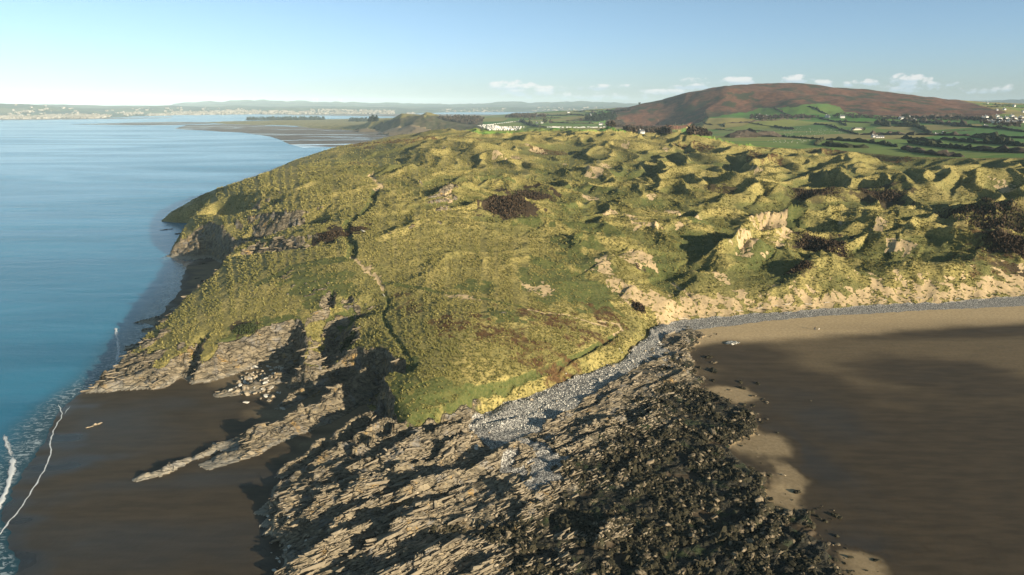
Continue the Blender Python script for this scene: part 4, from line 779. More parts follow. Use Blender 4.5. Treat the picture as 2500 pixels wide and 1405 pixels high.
# ------------------------------------------------------------------ boulders, outcrops, reefs
rb = np.random.default_rng(21)
BM = []
for k in range(8):
    V, Fs = hull(16, (1, .78, .62), rb); me = bpy.data.meshes.new('boulder'); me.from_pydata([tuple(map(float, v)) for v in V], [], Fs); me.materials.append(stone_warm if k < 5 else stone_pale); me.update(); BM.append(me)
def boulder(x, y, s, label, group, k=None, name='boulder', z=None):
    o = bpy.data.objects.new(name, BM[rb.integers(0, 8) if k is None else k]); col.objects.link(o)
    o.location = (x, y, float(zat(x, y)) + s * .28 if z is None else z); o.scale = (s * rb.uniform(.9, 1.3), s, s * rb.uniform(.8, 1.1)); o.rotation_euler = (rb.normal(0, .3), rb.normal(0, .3), rb.uniform(0, 6.28)); return tag(o, label, 'boulder', group)
HEAP = [at(X, Y, 1) for X, Y in [(570, 962), (590, 920), (625, 895), (680, 884), (705, 905), (700, 930), (655, 945), (690, 968), (660, 985), (610, 970)]]
hx = [p[0] for p in HEAP]; hy = [p[1] for p in HEAP]; n_ = 0
hx0, hy0 = np.array(hx), np.array(hy); pts_ = []
while n_ < 125:
    x, y = rb.uniform(hx0.min(), hx0.max()), rb.uniform(hy0.min(), hy0.max())
    if not inside(np.array([x]), np.array([y]), HEAP)[0]: continue
    s = .45 + 1.1 * rb.random() ** 2.2; n_ += 1
    boulder(x, y, s, 'angular boulder in the heap fallen on the sand below the west cliff', 'boulders heaped on the sand below the west cliff')
for X, Y, s, lb in [(562, 955, 1.2, 'pale boulder on the sand at the seaward end of the heap'), (600, 985, 1.1, 'pale boulder on wet sand just below the heap'), (690, 1000, 1.0, 'brown boulder on sand at the mouth of the shaded inlet'), (612, 1108, 1.3, 'rounded boulder on sand beside the long tilted slab'), (588, 1122, .7, 'small boulder at the foot of the long tilted slab'),
                (937, 723, .8, 'white boulder beside the cliff path junction'), (886, 567, 1.6, 'pale block beside the dark scrub along the sunken path'), (1990, 814, .25, 'small white stone on the damp sand below the walker')]:
    x, y, z = hit(X, Y); boulder(x, y, s, lb, None, 6 if 'white' in lb or 'pale' in lb else None)
for k in range(70):                                      # scattered at the left foot of the strata
    X, Y = rb.uniform(655, 800), rb.uniform(1240, 1400)
    if X > 690 + (Y - 1240) * .35 + rb.normal(0, 15): continue
    x, y = at(X, Y, 1); boulder(x, y, .2 + .55 * rb.random() ** 2, 'loose pale stone on the sand at the lower end of the strata', 'stones on the sand at the lower end of the strata', rb.integers(3, 8))
for k in range(90):
    X = rb.uniform(1150, 1620); Y = np.interp(X, [1150, 1300, 1450, 1620], [1050, 990, 930, 840]) + rb.normal(0, 28)
    x, y, z = hit(X, Y)
    if zat(x, y) < 6.5: boulder(x, y, .3 + .6 * rb.random() ** 2.5, 'grey boulder among the pebbles under the grassy headland bank', 'boulders among the pebbles under the grassy bank', rb.integers(3, 8))
def outcrop(name, x, y, L, Wd, H, turn, n, material, label, cat, group=None, z=None):
    parts = []
    for k in range(n):
        V, Fs = hull(12, (1, 1, 1), rb); t = rb.uniform(-1, 1); u = rb.uniform(-1, 1) * (1 - .6 * abs(t))
        s = np.array([L * rb.uniform(.16, .34), Wd * rb.uniform(.3, .6), H * rb.uniform(.45, 1.0) * (1 - .45 * abs(t))]); V = V * s
        V[:, 2] += V[:, 1] * -.35
        V = V + np.array([t * L * .42, u * Wd * .35, H * .12]); parts.append((V, Fs))
    V, Fs = join(parts); o = mesh_obj(name, V, Fs, material); o.location = (x, y, float(zat(x, y)) if z is None else z); o.rotation_euler = (0, 0, turn); return tag(o, label, cat, group)
def oc(X, Y, L, Wd, H, turn, n, m, lb, cat='rock', name='rock_outcrop', group=None, zz=.5):
    x, y = at(X, Y, zz); return outcrop(name, x, y, L, Wd, H, turn, n, m, lb, cat, group)
oc(236, 1036, 2.8, 1.3, .8, STRIKE, 7, stone_warm, 'small ochre rock alone on wet sand near the surf, right piece'); oc(218, 1042, 2.2, .9, .5, STRIKE, 5, stone_warm, 'low flat ochre rock beside the small rock near the surf')
oc(1787, 838, 5.0, 4.4, 1.0, .2, 34, stone_grey, 'round grey rock mound alone on the sand near the pebble bank', zz=2)
for X, Y, L, lb in [(1808, 938, 2.4, 'dark weedy rock standing on sand, upper one of a close pair'), (1812, 952, 2.6, 'dark weedy rock, lower one of a close pair with long shadow'), (1848, 940, 2.2, 'flat rock on sand right of the weedy pair'), (1740, 935, 2.0, 'small rock just off the reef edge opposite the weedy pair'),
                    (1728, 880, 3.4, 'rock cluster off the reef edge near the dark wet sand'), (1742, 893, 2.6, 'low rock below the cluster off the reef edge'), (1738, 912, 4.2, 'broad weedy rock on sand beside the reef edge'), (1706, 905, 2.4, 'grey rock at the reef edge above the broad weedy rock'), (1712, 938, 3.0, 'upright grey rock by the reef edge'), (1708, 955, 2.6, 'grey rock below the upright one by the reef edge'),
                    (1782, 957, 1.4, 'tiny rock on sand left of the three scattered rocks'), (1840, 970, 2.0, 'first of three scattered rocks on the open sand'), (1862, 978, 1.8, 'second of three scattered rocks on the open sand'), (1872, 985, 1.8, 'third of three scattered rocks on the open sand'), (1980, 980, .8, 'lone small stone far out on the brown sand'),
                    (1944, 1205, 2.4, 'dark weedy rock alone on the pale sand tongue'), (1882, 1222, 1.8, 'dark rock on the sand tongue beside the reef'), (2040, 1262, 2.6, 'weedy rock off the lower right reef edge'), (2140, 1370, 1.6, 'dark rock at the bottom right on wet sand')]:
    oc(X, Y, L, L * .6, L * .34, rb.uniform(0, 3), 9, stone_weed if 'weed' in lb or 'dark' in lb else stone_brown, lb, 'rock', 'beach_rock', 'rocks scattered on the right hand sand')
for X, Y, L, Wd, H, lb in [(406, 560, 9, 2.6, .7, 'flat dark rock in the water below the far dark point'), (408, 549, 4, 1.5, .5, 'small dark rock in the water nearest the far dark point'), (435, 570, 5, 3, 1.1, 'black rock in the water between the two cliff points'), (496, 645, 6, 3, 1.1, 'dark rock on the shore of the shaded cove'), (507, 686, 7.5, 4.2, 1.9, 'large black square boulder in the shaded cove shallows'),
                           (483, 680, 4, 2.4, 1.2, 'smaller black rock beside the square boulder in the cove'), (494, 663, 3, 1.4, .6, 'low black rock at the cove water edge'), (430, 520, 5, 3, 1, 'dark rock at the foot of the far dark point')]:
    x, y = at(X, Y, .3); outcrop('sea_rock', x, y, L, Wd, H, STRIKE, 12, stone_weed, lb, 'rock', 'dark rocks in the water west of the headland', -.2)

# driftwood along the top of the pebble bank
dw = simple('driftwood', (.30, .26, .21), n=(4, (.55, .50, .42)))
def log_mesh(L, r, rs_):
    n = 7; V, Fs = [], []; bend = rs_.uniform(-.3, .3)
    for i in range(n):
        t = i / (n - 1); cx = (t - .5) * L; cy = bend * math.sin(t * 3.1) * L * .2; rr_ = r * (1 - .5 * t)
        for k in range(6): a = k * math.pi / 3; V.append((cx, cy + rr_ * math.cos(a), r * .8 + rr_ * math.sin(a)))
    for i in range(n - 1):
        for k in range(6): Fs.append((i * 6 + k, i * 6 + (k + 1) % 6, (i + 1) * 6 + (k + 1) % 6, (i + 1) * 6 + k))
    Fs += [tuple(range(5, -1, -1)), tuple((n - 1) * 6 + k for k in range(6))]
    k0 = len(V); V += [(L * .1, 0, r), (L * .2, 0, r), (L * .28, L * .14, r * 3.4)]; Fs.append((k0, k0 + 1, k0 + 2)); return V, Fs
for X, Y, L, lb in [(1668, 779, 5, 'bleached log lying low on the pebbles nearest the headland'), (1806, 760, 3, 'pale log on the pebbles beside tide wrack'), (1856, 753, 3.4, 'dark stained log at the dune foot'), (1893, 747, 3, 'short bleached log at the dune foot'), (1925, 744, 4.5, 'long bleached log above the walker'), (1975, 744, 4, 'pale log half buried in pebbles above the walker'), (2020, 740, 2.5, 'short pale log on the pebbles right of the walker'),
                    (2160, 733, 3, 'pale log high on the pebble bank'), (2248, 729, 4, 'long pale log under the broken dune face'), (2338, 731, 2.6, 'stubby log with an upright branch on the pebbles'), (2345, 737, 3, 'pale log lying below the stubby log'), (2497, 717, 5, 'long pale log at the far end of the pebble bank')]:
    x, y, z = hit(X, Y); V, Fs = log_mesh(L, .17 + .05 * rb.random(), rb); o = mesh_obj('driftwood_log', V, Fs, dw); o.location = (x, y, z + .05); o.rotation_euler = (rb.normal(0, .05), rb.normal(0, .08), rb.uniform(-.4, .6)); tag(o, lb, 'driftwood', 'driftwood logs on the pebble bank')
wr = simple('wrack', (.03, .022, .014))
for X, Y in [(1905, 750), (1870, 756), (1935, 757), (1980, 752)]:
    x, y, z = hit(X, Y); o = outcrop('seaweed_clump', x, y, 3.0, .7, .25, .1, 9, wr, 'dark clump of tide wrack on the pebbles above the walker', 'seaweed', 'tide wrack on the pebbles')

# ------------------------------------------------------------------ surf
wm, wn_, wb_ = mat('surf_foam'); N = NB(wn_); wb_.inputs['Base Color'].default_value = (.78, .80, .80, 1); wb_.inputs['Roughness'].default_value = .6
uvw = N.node('ShaderNodeAttribute', attribute_name='edge'); fo = N.math('SUBTRACT', N.math('ADD', N.math('MULTIPLY', uvw.outputs['Fac'], 1.25), N.math('MULTIPLY', N.noise(2.4, 6, .75), 1.5)), 1.05)
al = N.ramp(fo, .0, .45, 0, .9); N.link(al, wb_.inputs['Alpha'])
def surf(pts, w, h, label, strength=1.0, back=0.0):
    W_ = [at(X, Y, 0) for X, Y in pts]; L = [0]
    for a, b in zip(W_, W_[1:]): L.append(L[-1] + math.hypot(b[0] - a[0], b[1] - a[1]))
    n = max(8, int(L[-1] / .6)); ts = np.linspace(0, L[-1], n); xs = np.interp(ts, L, [p[0] for p in W_]); ys = np.interp(ts, L, [p[1] for p in W_])
    k = max(1, n // 24); ker = np.ones(2 * k + 1) / (2 * k + 1); xs_ = np.convolve(np.pad(xs, k, 'edge'), ker, 'valid'); ys_ = np.convolve(np.pad(ys, k, 'edge'), ker, 'valid')
    xs_ = xs_ + .35 * noise(xs_ / 3, ys_ / 3, 501); tx = np.gradient(xs_); ty = np.gradient(ys_); tl = np.hypot(tx, ty); nx, ny = -ty / tl, tx / tl
    V, Fs, E_ = [], [], []; prof = [(-1, 0, 0), (-.5, .5, .45), (-.1, 1, 1), (.3, .5, .8), (.7, .12, .4), (1, 0, 0)]
    for i in range(n):
        end = min(1, i / 5, (n - 1 - i) / 5); wv = w * (.6 + .5 * abs(float(noise(np.array(ts[i] / 5), np.array(w), 502))) * 2) * (.3 + .7 * end)
        for u, hz, e in prof:
            x = xs_[i] + nx[i] * u * wv; y = ys_[i] + ny[i] * u * wv; V.append((x, y, max(0.0, float(zat(np.array(x), np.array(y)))) + .03 + hz * h * end)); E_.append(e * strength * (.35 + .65 * end))
    m_ = len(prof)
    for i in range(n - 1):
        for j in range(m_ - 1): Fs.append((i * m_ + j, i * m_ + j + 1, (i + 1) * m_ + j + 1, (i + 1) * m_ + j))
    o = mesh_obj('wave', V, Fs, wm, smooth=True); a = o.data.attributes.new('edge', 'FLOAT', 'POINT'); a.data.foreach_set('value', np.array(E_, np.float32)); return tag(o, label, 'wave')
surf([(282, 800), (287, 830), (290, 860), (284, 885)], 1.0, .25, 'short white breaker off the long tilted spur', .8)
surf([(284, 885), (276, 905), (268, 920)], .7, .15, 'thin foam trailing below the short breaker', .9)
surf([(32, 1115), (28, 1150), (18, 1190), (4, 1225), (-20, 1262)], 1.15, .3, 'bright white breaker at the left edge of the photo', .9)
surf([(10, 1060), (18, 1090), (30, 1118)], 1.2, .15, 'faint wave shoulder above the bright left breaker', .55)
surf([(142, 985), (150, 1005), (154, 1015), (135, 1042), (122, 1080), (124, 1112), (108, 1150), (85, 1190), (60, 1230), (30, 1265), (-20, 1330)], .38, .05, 'thin winding line of foam at the edge of the wet sand', .75)
surf([(154, 1015), (166, 1000), (176, 990)], .35, .04, 'short fork of foam branching from the winding line', .8)
surf([(428, 641), (438, 646), (446, 650)], 1.0, .2, 'small white splash off the pale rock spur', 1.0)
surf([(448, 651), (456, 672), (454, 700), (440, 722), (424, 742)], .8, .35, 'low unbroken wave curling into the shaded cove', .25)
surf([(335, 680), (362, 705), (378, 735), (374, 762), (352, 800), (310, 842)], 1.0, .4, 'long low wave crossing the shadowed shallows', .22)
surf([(440, 488), (462, 492), (478, 500)], 1.2, .3, 'thin dark ripple off the far dark point', .15)

# ------------------------------------------------------------------ walker and dog on the sand
def skin_body(name, verts, edges, radii, material, parent=None, root=0):
    me = bpy.data.meshes.new(name); me.from_pydata(verts, edges, []); o = bpy.data.objects.new(name, me); col.objects.link(o)
    m = o.modifiers.new('skin', 'SKIN'); 
    for i, r in enumerate(radii): me.skin_vertices[0].data[i].radius = (r, r) if not isinstance(r, tuple) else r
    me.skin_vertices[0].data[root].use_root = True
    o.modifiers.new('sub', 'SUBSURF').levels = 1; me.materials.append(material)
    if parent: o.parent = parent
    return o

cloth = simple('dark_cloth', (.012, .014, .018)); skin_m = simple('skin', (.45, .28, .20)); denim = simple('denim', (.05, .09, .16)); furm = simple('dog_fur', (.62, .56, .46)); hair_m = simple('hair', (.30, .22, .13))
px_, py_, pz_ = hit(1989, 806)
P_ = empty('person', (px_, py_, pz_), R(-100)); tag(P_, 'person in dark jacket and jeans walking a pale dog on the sand', 'person')
bv = [(0, 0, .95), (0, 0, 1.12), (0, .02, 1.38), (0, .03, 1.50), (0, .05, 1.60), (0, .06, 1.70),
      (.10, 0, .92), (.11, .16, .50), (.10, .10, .08), (.10, .24, .04), (-.10, 0, .92), (-.11, -.10, .50), (-.10, -.34, .14), (-.10, -.26, .04),
      (.19, .02, 1.42), (.25, -.06, 1.15), (.24, .06, .92), (.24, .10, .82), (-.19, .02, 1.42), (-.26, .05, 1.15), (-.25, .24, 1.0), (-.25, .32, .95)]
be = [(0, 1), (1, 2), (2, 3), (3, 4), (4, 5), (0, 6), (6, 7), (7, 8), (8, 9), (0, 10), (10, 11), (11, 12), (12, 13), (2, 14), (14, 15), (15, 16), (16, 17), (2, 18), (18, 19), (19, 20), (20, 21)]
br = [(.16, .12), (.15, .11), (.17, .12), .065, .09, .095, .095, .065, .045, .04, .095, .065, .045, .04, .07, .05, .04, .035, .07, .05, .04, .035]
skin_body('body', bv, be, br, cloth, P_)
jn = skin_body('jeans', [(0, 0, .93), (.10, 0, .90), (.11, .16, .50), (.10, .10, .12), (-.10, 0, .90), (-.11, -.10, .50), (-.10, -.33, .17)], [(0, 1), (1, 2), (2, 3), (0, 4), (4, 5), (5, 6)], [.17, .11, .08, .065, .11, .08, .065], denim, P_)
hd = skin_body('head', [(0, .05, 1.58), (0, .06, 1.66), (0, .06, 1.73)], [(0, 1), (1, 2)], [(.06, .07), (.085, .105), (.06, .075)], skin_m, P_)
skin_body('hair', [(0, .02, 1.62), (0, .03, 1.72), (0, .06, 1.79)], [(0, 1), (1, 2)], [(.09, .08), (.10, .10), (.05, .06)], hair_m, P_)
dx_, dy_, dz_ = hit(1999, 806)
dg = skin_body('dog', [(0, 0, .45), (0, .28, .48), (0, .42, .60), (0, .52, .68), (0, .66, .64), (0, -.28, .46), (0, -.42, .56), (0, -.52, .66), (.08, .28, .36), (.08, .30, .18), (.08, .32, .03), (-.08, .28, .36), (-.08, .24, .18), (-.08, .20, .03),
     (.08, -.28, .36), (.08, -.22, .24), (.08, -.34, .15), (.08, -.32, .03), (-.08, -.28, .36), (-.08, -.30, .24), (-.08, -.42, .15), (-.08, -.40, .03), (.05, .50, .76), (-.05, .50, .76)],
     [(0, 1), (1, 2), (2, 3), (3, 4), (0, 5), (5, 6), (6, 7), (1, 8), (8, 9), (9, 10), (1, 11), (11, 12), (12, 13), (5, 14), (14, 15), (15, 16), (16, 17), (5, 18), (18, 19), (19, 20), (20, 21), (3, 22), (3, 23)],
     [.13, .14, .09, .09, .045, .12, .035, .02, .06, .04, .035, .06, .04, .035, .07, .045, .035, .035, .07, .045, .035, .035, .025, .025], furm)
dg.location = (dx_, dy_, dz_); dg.rotation_euler = (0, 0, R(-60)); tag(dg, 'pale dog walking just ahead of the person on the sand', 'dog')

# ------------------------------------------------------------------ scrub thickets in the dune slacks
tw = simple('twigs', (.022, .015, .010), n=(.9, (.085, .055, .030)))
def thicket(X, Y, rx, ry, n, h, label, m_=tw, name='thicket', cat='thicket'):
    V, Fs = [], []; x0, y0, z0 = hit(X, Y); a = rx * math.hypot(x0, y0) / FOC
    xa, ya, _ = hit(X, Y - ry); xb, yb, _ = hit(X, Y + ry); b = min(max(a * .5, abs(math.hypot(xa, ya) - math.hypot(xb, yb)) / 2), a * 1.6)
    for _ in range(n):
        while True:
            u, v = rb.uniform(-1, 1, 2)
            if math.hypot(u, v) < 1 - .35 * rb.random(): break
        x = x0 + u * a; y = y0 + v * b; z = float(zat(np.array(x), np.array(y))); hh_ = h * rb.uniform(.5, 1.2) * (1.1 - .6 * math.hypot(u, v)); w = hh_ * rb.uniform(.12, .3); an = rb.uniform(0, 3.14); l = rb.normal(0, .3, 2) * hh_
        cx, cy = math.cos(an) * w, math.sin(an) * w; k = len(V); V += [(x - x0 - cx * .5, y - y0 - cy * .5, z - z0), (x - x0 + cx * .5, y - y0 + cy * .5, z - z0), (x - x0 + cx + l[0], y - y0 + cy + l[1], z - z0 + hh_ * .7), (x - x0 + l[0] * 1.3, y - y0 + l[1] * 1.3, z - z0 + hh_), (x - x0 - cx + l[0], y - y0 - cy + l[1], z - z0 + hh_ * .6)]
        Fs.append((k, k + 1, k + 2, k + 3, k + 4))
    o = mesh_obj(name, V, Fs, m_); o.location = (x0, y0, z0); return tag(o, label, cat)
for a_ in [(1235, 500, 60, 22, 2600, 2.4, 'large dark brown thicket in the hollow at the middle of the dunes'), (1300, 486, 64, 12, 1500, 2.2, 'long brown thicket stretching right from the large one'), (810, 572, 44, 10, 1500, 1.3, 'dark brown heather patch left of the sunken path'), (872, 560, 32, 6, 700, 1.2, 'small brown heather patch right of the sunken path'),
           (2420, 545, 90, 26, 2600, 2.6, 'wide brown thicket at the right edge of the dunes'), (2470, 600, 60, 24, 1800, 2.4, 'brown thicket above the beach at the right edge'), (2010, 605, 60, 16, 1800, 2.2, 'dark thicket on the floor of the deep shaded hollow'), (1950, 655, 36, 7, 600, 1.6, 'low brown scrub behind the beach ridge'), (1560, 752, 18, 12, 500, 1.6, 'dark brown bush patch where the dunes meet the headland'),
           (1985, 472, 60, 8, 1200, 2.4, 'brown scrub between far dune ridges left of the valley'), (2150, 482, 60, 8, 1200, 2.4, 'brown scrub in the far dune valley at right')]: thicket(*a_)
gs = simple('gorse', (.022, .032, .010), n=(.9, (.055, .070, .022)))
thicket(600, 805, 30, 14, 900, 1.5, 'dark green bush overhanging the lit cliff edge', gs, 'bush', 'bush'); thicket(850, 835, 22, 14, 700, 1.4, 'green scrub on the brow above the shaded inlet', gs, 'bush', 'bush')

# ------------------------------------------------------------------ hedges, trees, woods
HS_ = .75
hg = simple('hedge_leaves', (.012, .018, .008), n=(.25, (.045, .048, .020)), var=.3); bw = simple('bare_branches', (.035, .027, .020), n=(.12, (.095, .072, .052)), var=.4)
bark = simple('bark', (.06, .045, .03)); con = simple('conifer', (.010, .022, .012), n=(.2, (.028, .042, .020)))
def hedge(pts, h, w, label, m_=hg):
    W_ = [hit(*p) for p in pts]; L = [0]
    for a, b in zip(W_, W_[1:]): L.append(L[-1] + math.hypot(b[0] - a[0], b[1] - a[1]))
    n = int(min(90, max(6, L[-1] / 6))); ts = np.linspace(0, L[-1], n); xs = np.interp(ts, L, [p[0] for p in W_]); ys = np.interp(ts, L, [p[1] for p in W_]); zs = zat(xs, ys)
    tx = np.gradient(xs); ty = np.gradient(ys); tl = np.hypot(tx, ty) + 1e-6; V, Fs = [], []; x0, y0, z0 = xs[0], ys[0], float(zs[0])
    prof = [(-1, 0), (-1.05, .55), (-.55, .95), (.5, 1.0), (1.05, .5), (1, 0)]; m = len(prof)
    for i in range(n):
        g = .65 + .6 * rb.random() + (.8 if rb.random() < .12 else 0); g *= min(1, (i + .7) / 2, (n - i - .3) / 2)
        for u, v in prof: ww = w * .36 * g * (1 + .35 * rb.normal()); V.append((xs[i] - x0 - ty[i] / tl[i] * u * ww + rb.normal(0, .5), ys[i] - y0 + tx[i] / tl[i] * u * ww + rb.normal(0, .5), zs[i] - z0 - .3 + v * h * .75 * g * (1 + .2 * rb.normal())))
    for i in range(n - 1):
        for j in range(m - 1): Fs.append((i * m + j, (i + 1) * m + j, (i + 1) * m + j + 1, i * m + j + 1))
    Fs += [tuple(range(m)), tuple((n - 1) * m + k for k in reversed(range(m)))]
    o = mesh_obj('hedge', V, Fs, m_); o.location = (x0, y0, z0); return tag(o, label, 'hedge', 'hedges between the green fields')
HD = [([(1891, 264), (1912, 276), (1930, 282)], 4, 5, 'hedge running down from the brown hill between the two highest green fields'), ([(1970, 260), (1992, 266), (2002, 273), (2022, 280)], 5, 6, 'hedge right of the highest bright green field on the hill'), ([(1712, 291), (1716, 299), (1722, 303), (1742, 306)], 4, 4, 'curved hedge around the left tip of the fields beside the dark slope'),
      ([(1774, 301), (1830, 299), (1852, 296), (1900, 294), (1980, 290)], 4, 5, 'long level hedge below the wooded lane'), ([(1771, 302), (1767, 306), (1769, 311)], 5, 6, 'short upright hedge closing the left end of a field'), ([(1826, 300), (1860, 306), (1890, 310)], 3, 4, 'thin hedge slanting down from the long level hedge'), ([(1888, 309), (1912, 313), (1938, 317)], 6, 8, 'thick dark hedge in the middle of the large sheep pasture'),
      ([(1746, 316), (1792, 319)], 3, 3, 'short thin hedge above the left pasture'), ([(1820, 318), (1850, 320), (1876, 322.5)], 2.5, 3, 'low faint hedge left of the sheep pasture'), ([(1912, 334), (1940, 337), (1980, 340), (2012, 341.5)], 4, 4, 'hedge along the top of the pale field by the dunes'), ([(2010, 342), (2000, 348), (1990, 355)], 5, 5, 'hedge and ditch down the right end of the pale field'),
      ([(2000, 289), (2030, 296), (2066, 308)], 5, 6, 'hedge slanting right below the two white farmhouses'), ([(1986, 304), (2026, 307), (2046, 315)], 5, 6, 'dark hedge left of the long barn'), ([(2048, 317), (2070, 322), (2096, 329)], 5, 6, 'dark hedge right of the sheep pasture below the barn'), ([(2048, 298), (2070, 299), (2130, 301)], 5, 6, 'hedge under the long pale field right of the farmhouses'),
      ([(2012, 354), (2034, 359), (2070, 361), (2120, 362)], 8, 10, 'thick dark hedge just behind the dunes'), ([(2018, 342), (2070, 345), (2130, 350), (2160, 354), (2192, 360)], 5, 6, 'long hedge falling right behind the dune edge'), ([(2140, 302), (2172, 310)], 8, 10, 'thick dark hedge right of the pale strip field'), ([(2180, 310), (2236, 310)], 4, 4, 'thin level hedge over a bright meadow'),
      ([(2150, 297), (2200, 305), (2242, 311)], 8, 10, 'thick hedge below the white house with trees'), ([(2242, 311), (2255, 318), (2272, 326)], 7, 9, 'dark hedge dropping left of the ochre field'), ([(2285, 323.5), (2330, 321), (2380, 318)], 3, 4, 'thin hedge along the lower edge of the ochre field'), ([(2100, 330), (2180, 329), (2230, 331)], 6, 10, 'brown hedge bank in front of the small sheds'),
      ([(2235, 330), (2280, 331), (2370, 333)], 6, 10, 'brown hedge bank right of the small sheds'), ([(2375, 333), (2430, 335), (2510, 339)], 5, 7, 'hedge continuing to the right edge under the green meadow'), ([(2200, 338), (2250, 344), (2300, 350)], 6, 7, 'dark hedge above the narrow pale field'), ([(2296, 340), (2340, 345), (2380, 350), (2440, 353), (2510, 359)], 7, 8, 'very long dark hedge reaching the right edge'),
      ([(2220, 350), (2260, 356), (2320, 362), (2380, 368)], 7, 8, 'long dark hedge above the lowest large field'), ([(2372, 367), (2430, 371), (2510, 375)], 8, 14, 'broad brown hedge at the right edge nearest the dunes'), ([(2370, 335), (2420, 341), (2450, 346), (2472, 352)], 6, 8, 'dark hedge slanting between the right hand meadows'), ([(2322, 308), (2380, 311), (2440, 314), (2510, 324)], 5, 7, 'hedge below the village'),
      ([(2200, 296), (2240, 299), (2280, 302), (2360, 308)], 9, 12, 'wooded hedge right of the white house with trees'), ([(2220, 285), (2300, 289), (2380, 292), (2480, 298)], 9, 14, 'wooded hedge along the foot of the brown hill'), ([(2205, 364), (2240, 372), (2280, 378), (2350, 384)], 6, 14, 'brown hedge on the edge of the dune grassland'), ([(1300, 308), (1280, 300), (1269, 297)], 8, 9, 'dark hedge at the top of the caravan field'),
      ([(1300, 308), (1315, 311), (1335, 312)], 7, 8, 'dark hedge at the right end of the caravan field'), ([(1330, 282.5), (1370, 283), (1427, 283.5)], 6, 8, 'dark hedge across the far meadows'), ([(1290, 293), (1330, 290), (1370, 288)], 6, 8, 'hedge between far meadows above the caravan field'), ([(1380, 297), (1420, 296), (1440, 294)], 6, 8, 'hedge left of the dark pine wood'), ([(1340, 300), (1390, 302), (1450, 303)], 5, 6, 'hedge above the string of white chalets'),
      ([(1440, 276), (1500, 273), (1540, 270)], 6, 8, 'hedge climbing toward the brown hill'), ([(1400, 273), (1460, 271)], 5, 8, 'highest hedge on the far meadows'), ([(2408, 262), (2440, 262), (2510, 264)], 5, 7, 'upper hedge on the green slope right of the hill'), ([(2400, 256), (2450, 257), (2510, 256)], 5, 7, 'hedge on the skyline right of the hill'), ([(1640, 314), (1680, 309), (1712, 303)], 4, 5, 'hedge along the foot of the dark shaded slope')]
for pts, h, w, lb in HD: hedge(pts, h, w, lb, bw if ('brown' in lb or 'wooded' in lb) else hg)
hedge([(1786, 337), (1820, 334), (1860, 333), (1902, 335)], 14, 34, 'broad dark thicket of gorse between two pale fields').update({'category': 'thicket'}) if 0 else None
o = hedge([(1786, 337), (1820, 334), (1860, 333), (1902, 335)], 9, 30, 'broad dark scrub belt between two pale fields', bw); o['category'] = 'scrub'; o.name = 'scrub_belt'; del o['group']

def crown_mesh(kind, rs_):
    V, Fs = [], []
    n = 46
    for k in range(n):
        v = rs_.normal(size=3); v /= np.linalg.norm(v); r_ = rs_.uniform(.45, 1.0)
        if kind == 'con': t = rs_.random(); c_ = np.array([v[0] * (1 - t) * .42, v[1] * (1 - t) * .42, .15 + t * .85])
        else: c_ = np.array([v[0] * r_ * .5, v[1] * r_ * .5, .62 + v[2] * r_ * .36])
        a, b, d = rs_.normal(size=(3, 3)) * (.10 if kind == 'con' else .13); i = len(V); V += [c_ + a, c_ + b, c_ + d, c_ - a * .8]; Fs += [(i, i + 1, i + 2), (i + 1, i + 3, i + 2)]
    return V, Fs
CRN = {}
def trunk_vf():
    V, Fs = [], []
    for i, (z, r_) in enumerate([(0, .045), (.3, .03), (.7, .012)]):
        for k in range(5): V.append((r_ * math.cos(k * 1.257) + .02 * i, r_ * math.sin(k * 1.257), z))
    for i in range(2):
        for k in range(5): Fs.append((i * 5 + k, i * 5 + (k + 1) % 5, (i + 1) * 5 + (k + 1) % 5, (i + 1) * 5 + k))
    for s in (-1, 1): k = len(V); V += [(0, 0, .38), (.03, 0, .42), (s * .26, s * .1, .66)]; Fs.append((k, k + 1, k + 2))
    return V, Fs
def me_of(name, V, Fs, m):
    me = bpy.data.meshes.new(name); me.from_pydata([tuple(map(float, v)) for v in V], [], [tuple(f) for f in Fs]); me.materials.append(m); me.update(); return me
TRK = me_of('trunk', *trunk_vf(), bark)
for kd, m_ in (('con', con), ('bare', bw), ('leaf', hg)): CRN[kd] = [me_of('crown', *crown_mesh(kd, rb), m_) for _ in range(3)]
def tree(X, Y, h, kd, label, group=None):
    x, y, z = hit(X, Y); r_ = empty('tree', (x, y, z), rb.uniform(0, 6)); tag(r_, label, 'tree', group)
    for nm, me in (('trunk', TRK), ('crown', CRN[kd][rb.integers(0, 3)])):
        o = bpy.data.objects.new(nm, me); col.objects.link(o); o.parent = r_; o.scale = (h * (1 if kd != 'con' else .8), h * (1 if kd != 'con' else .8), h)
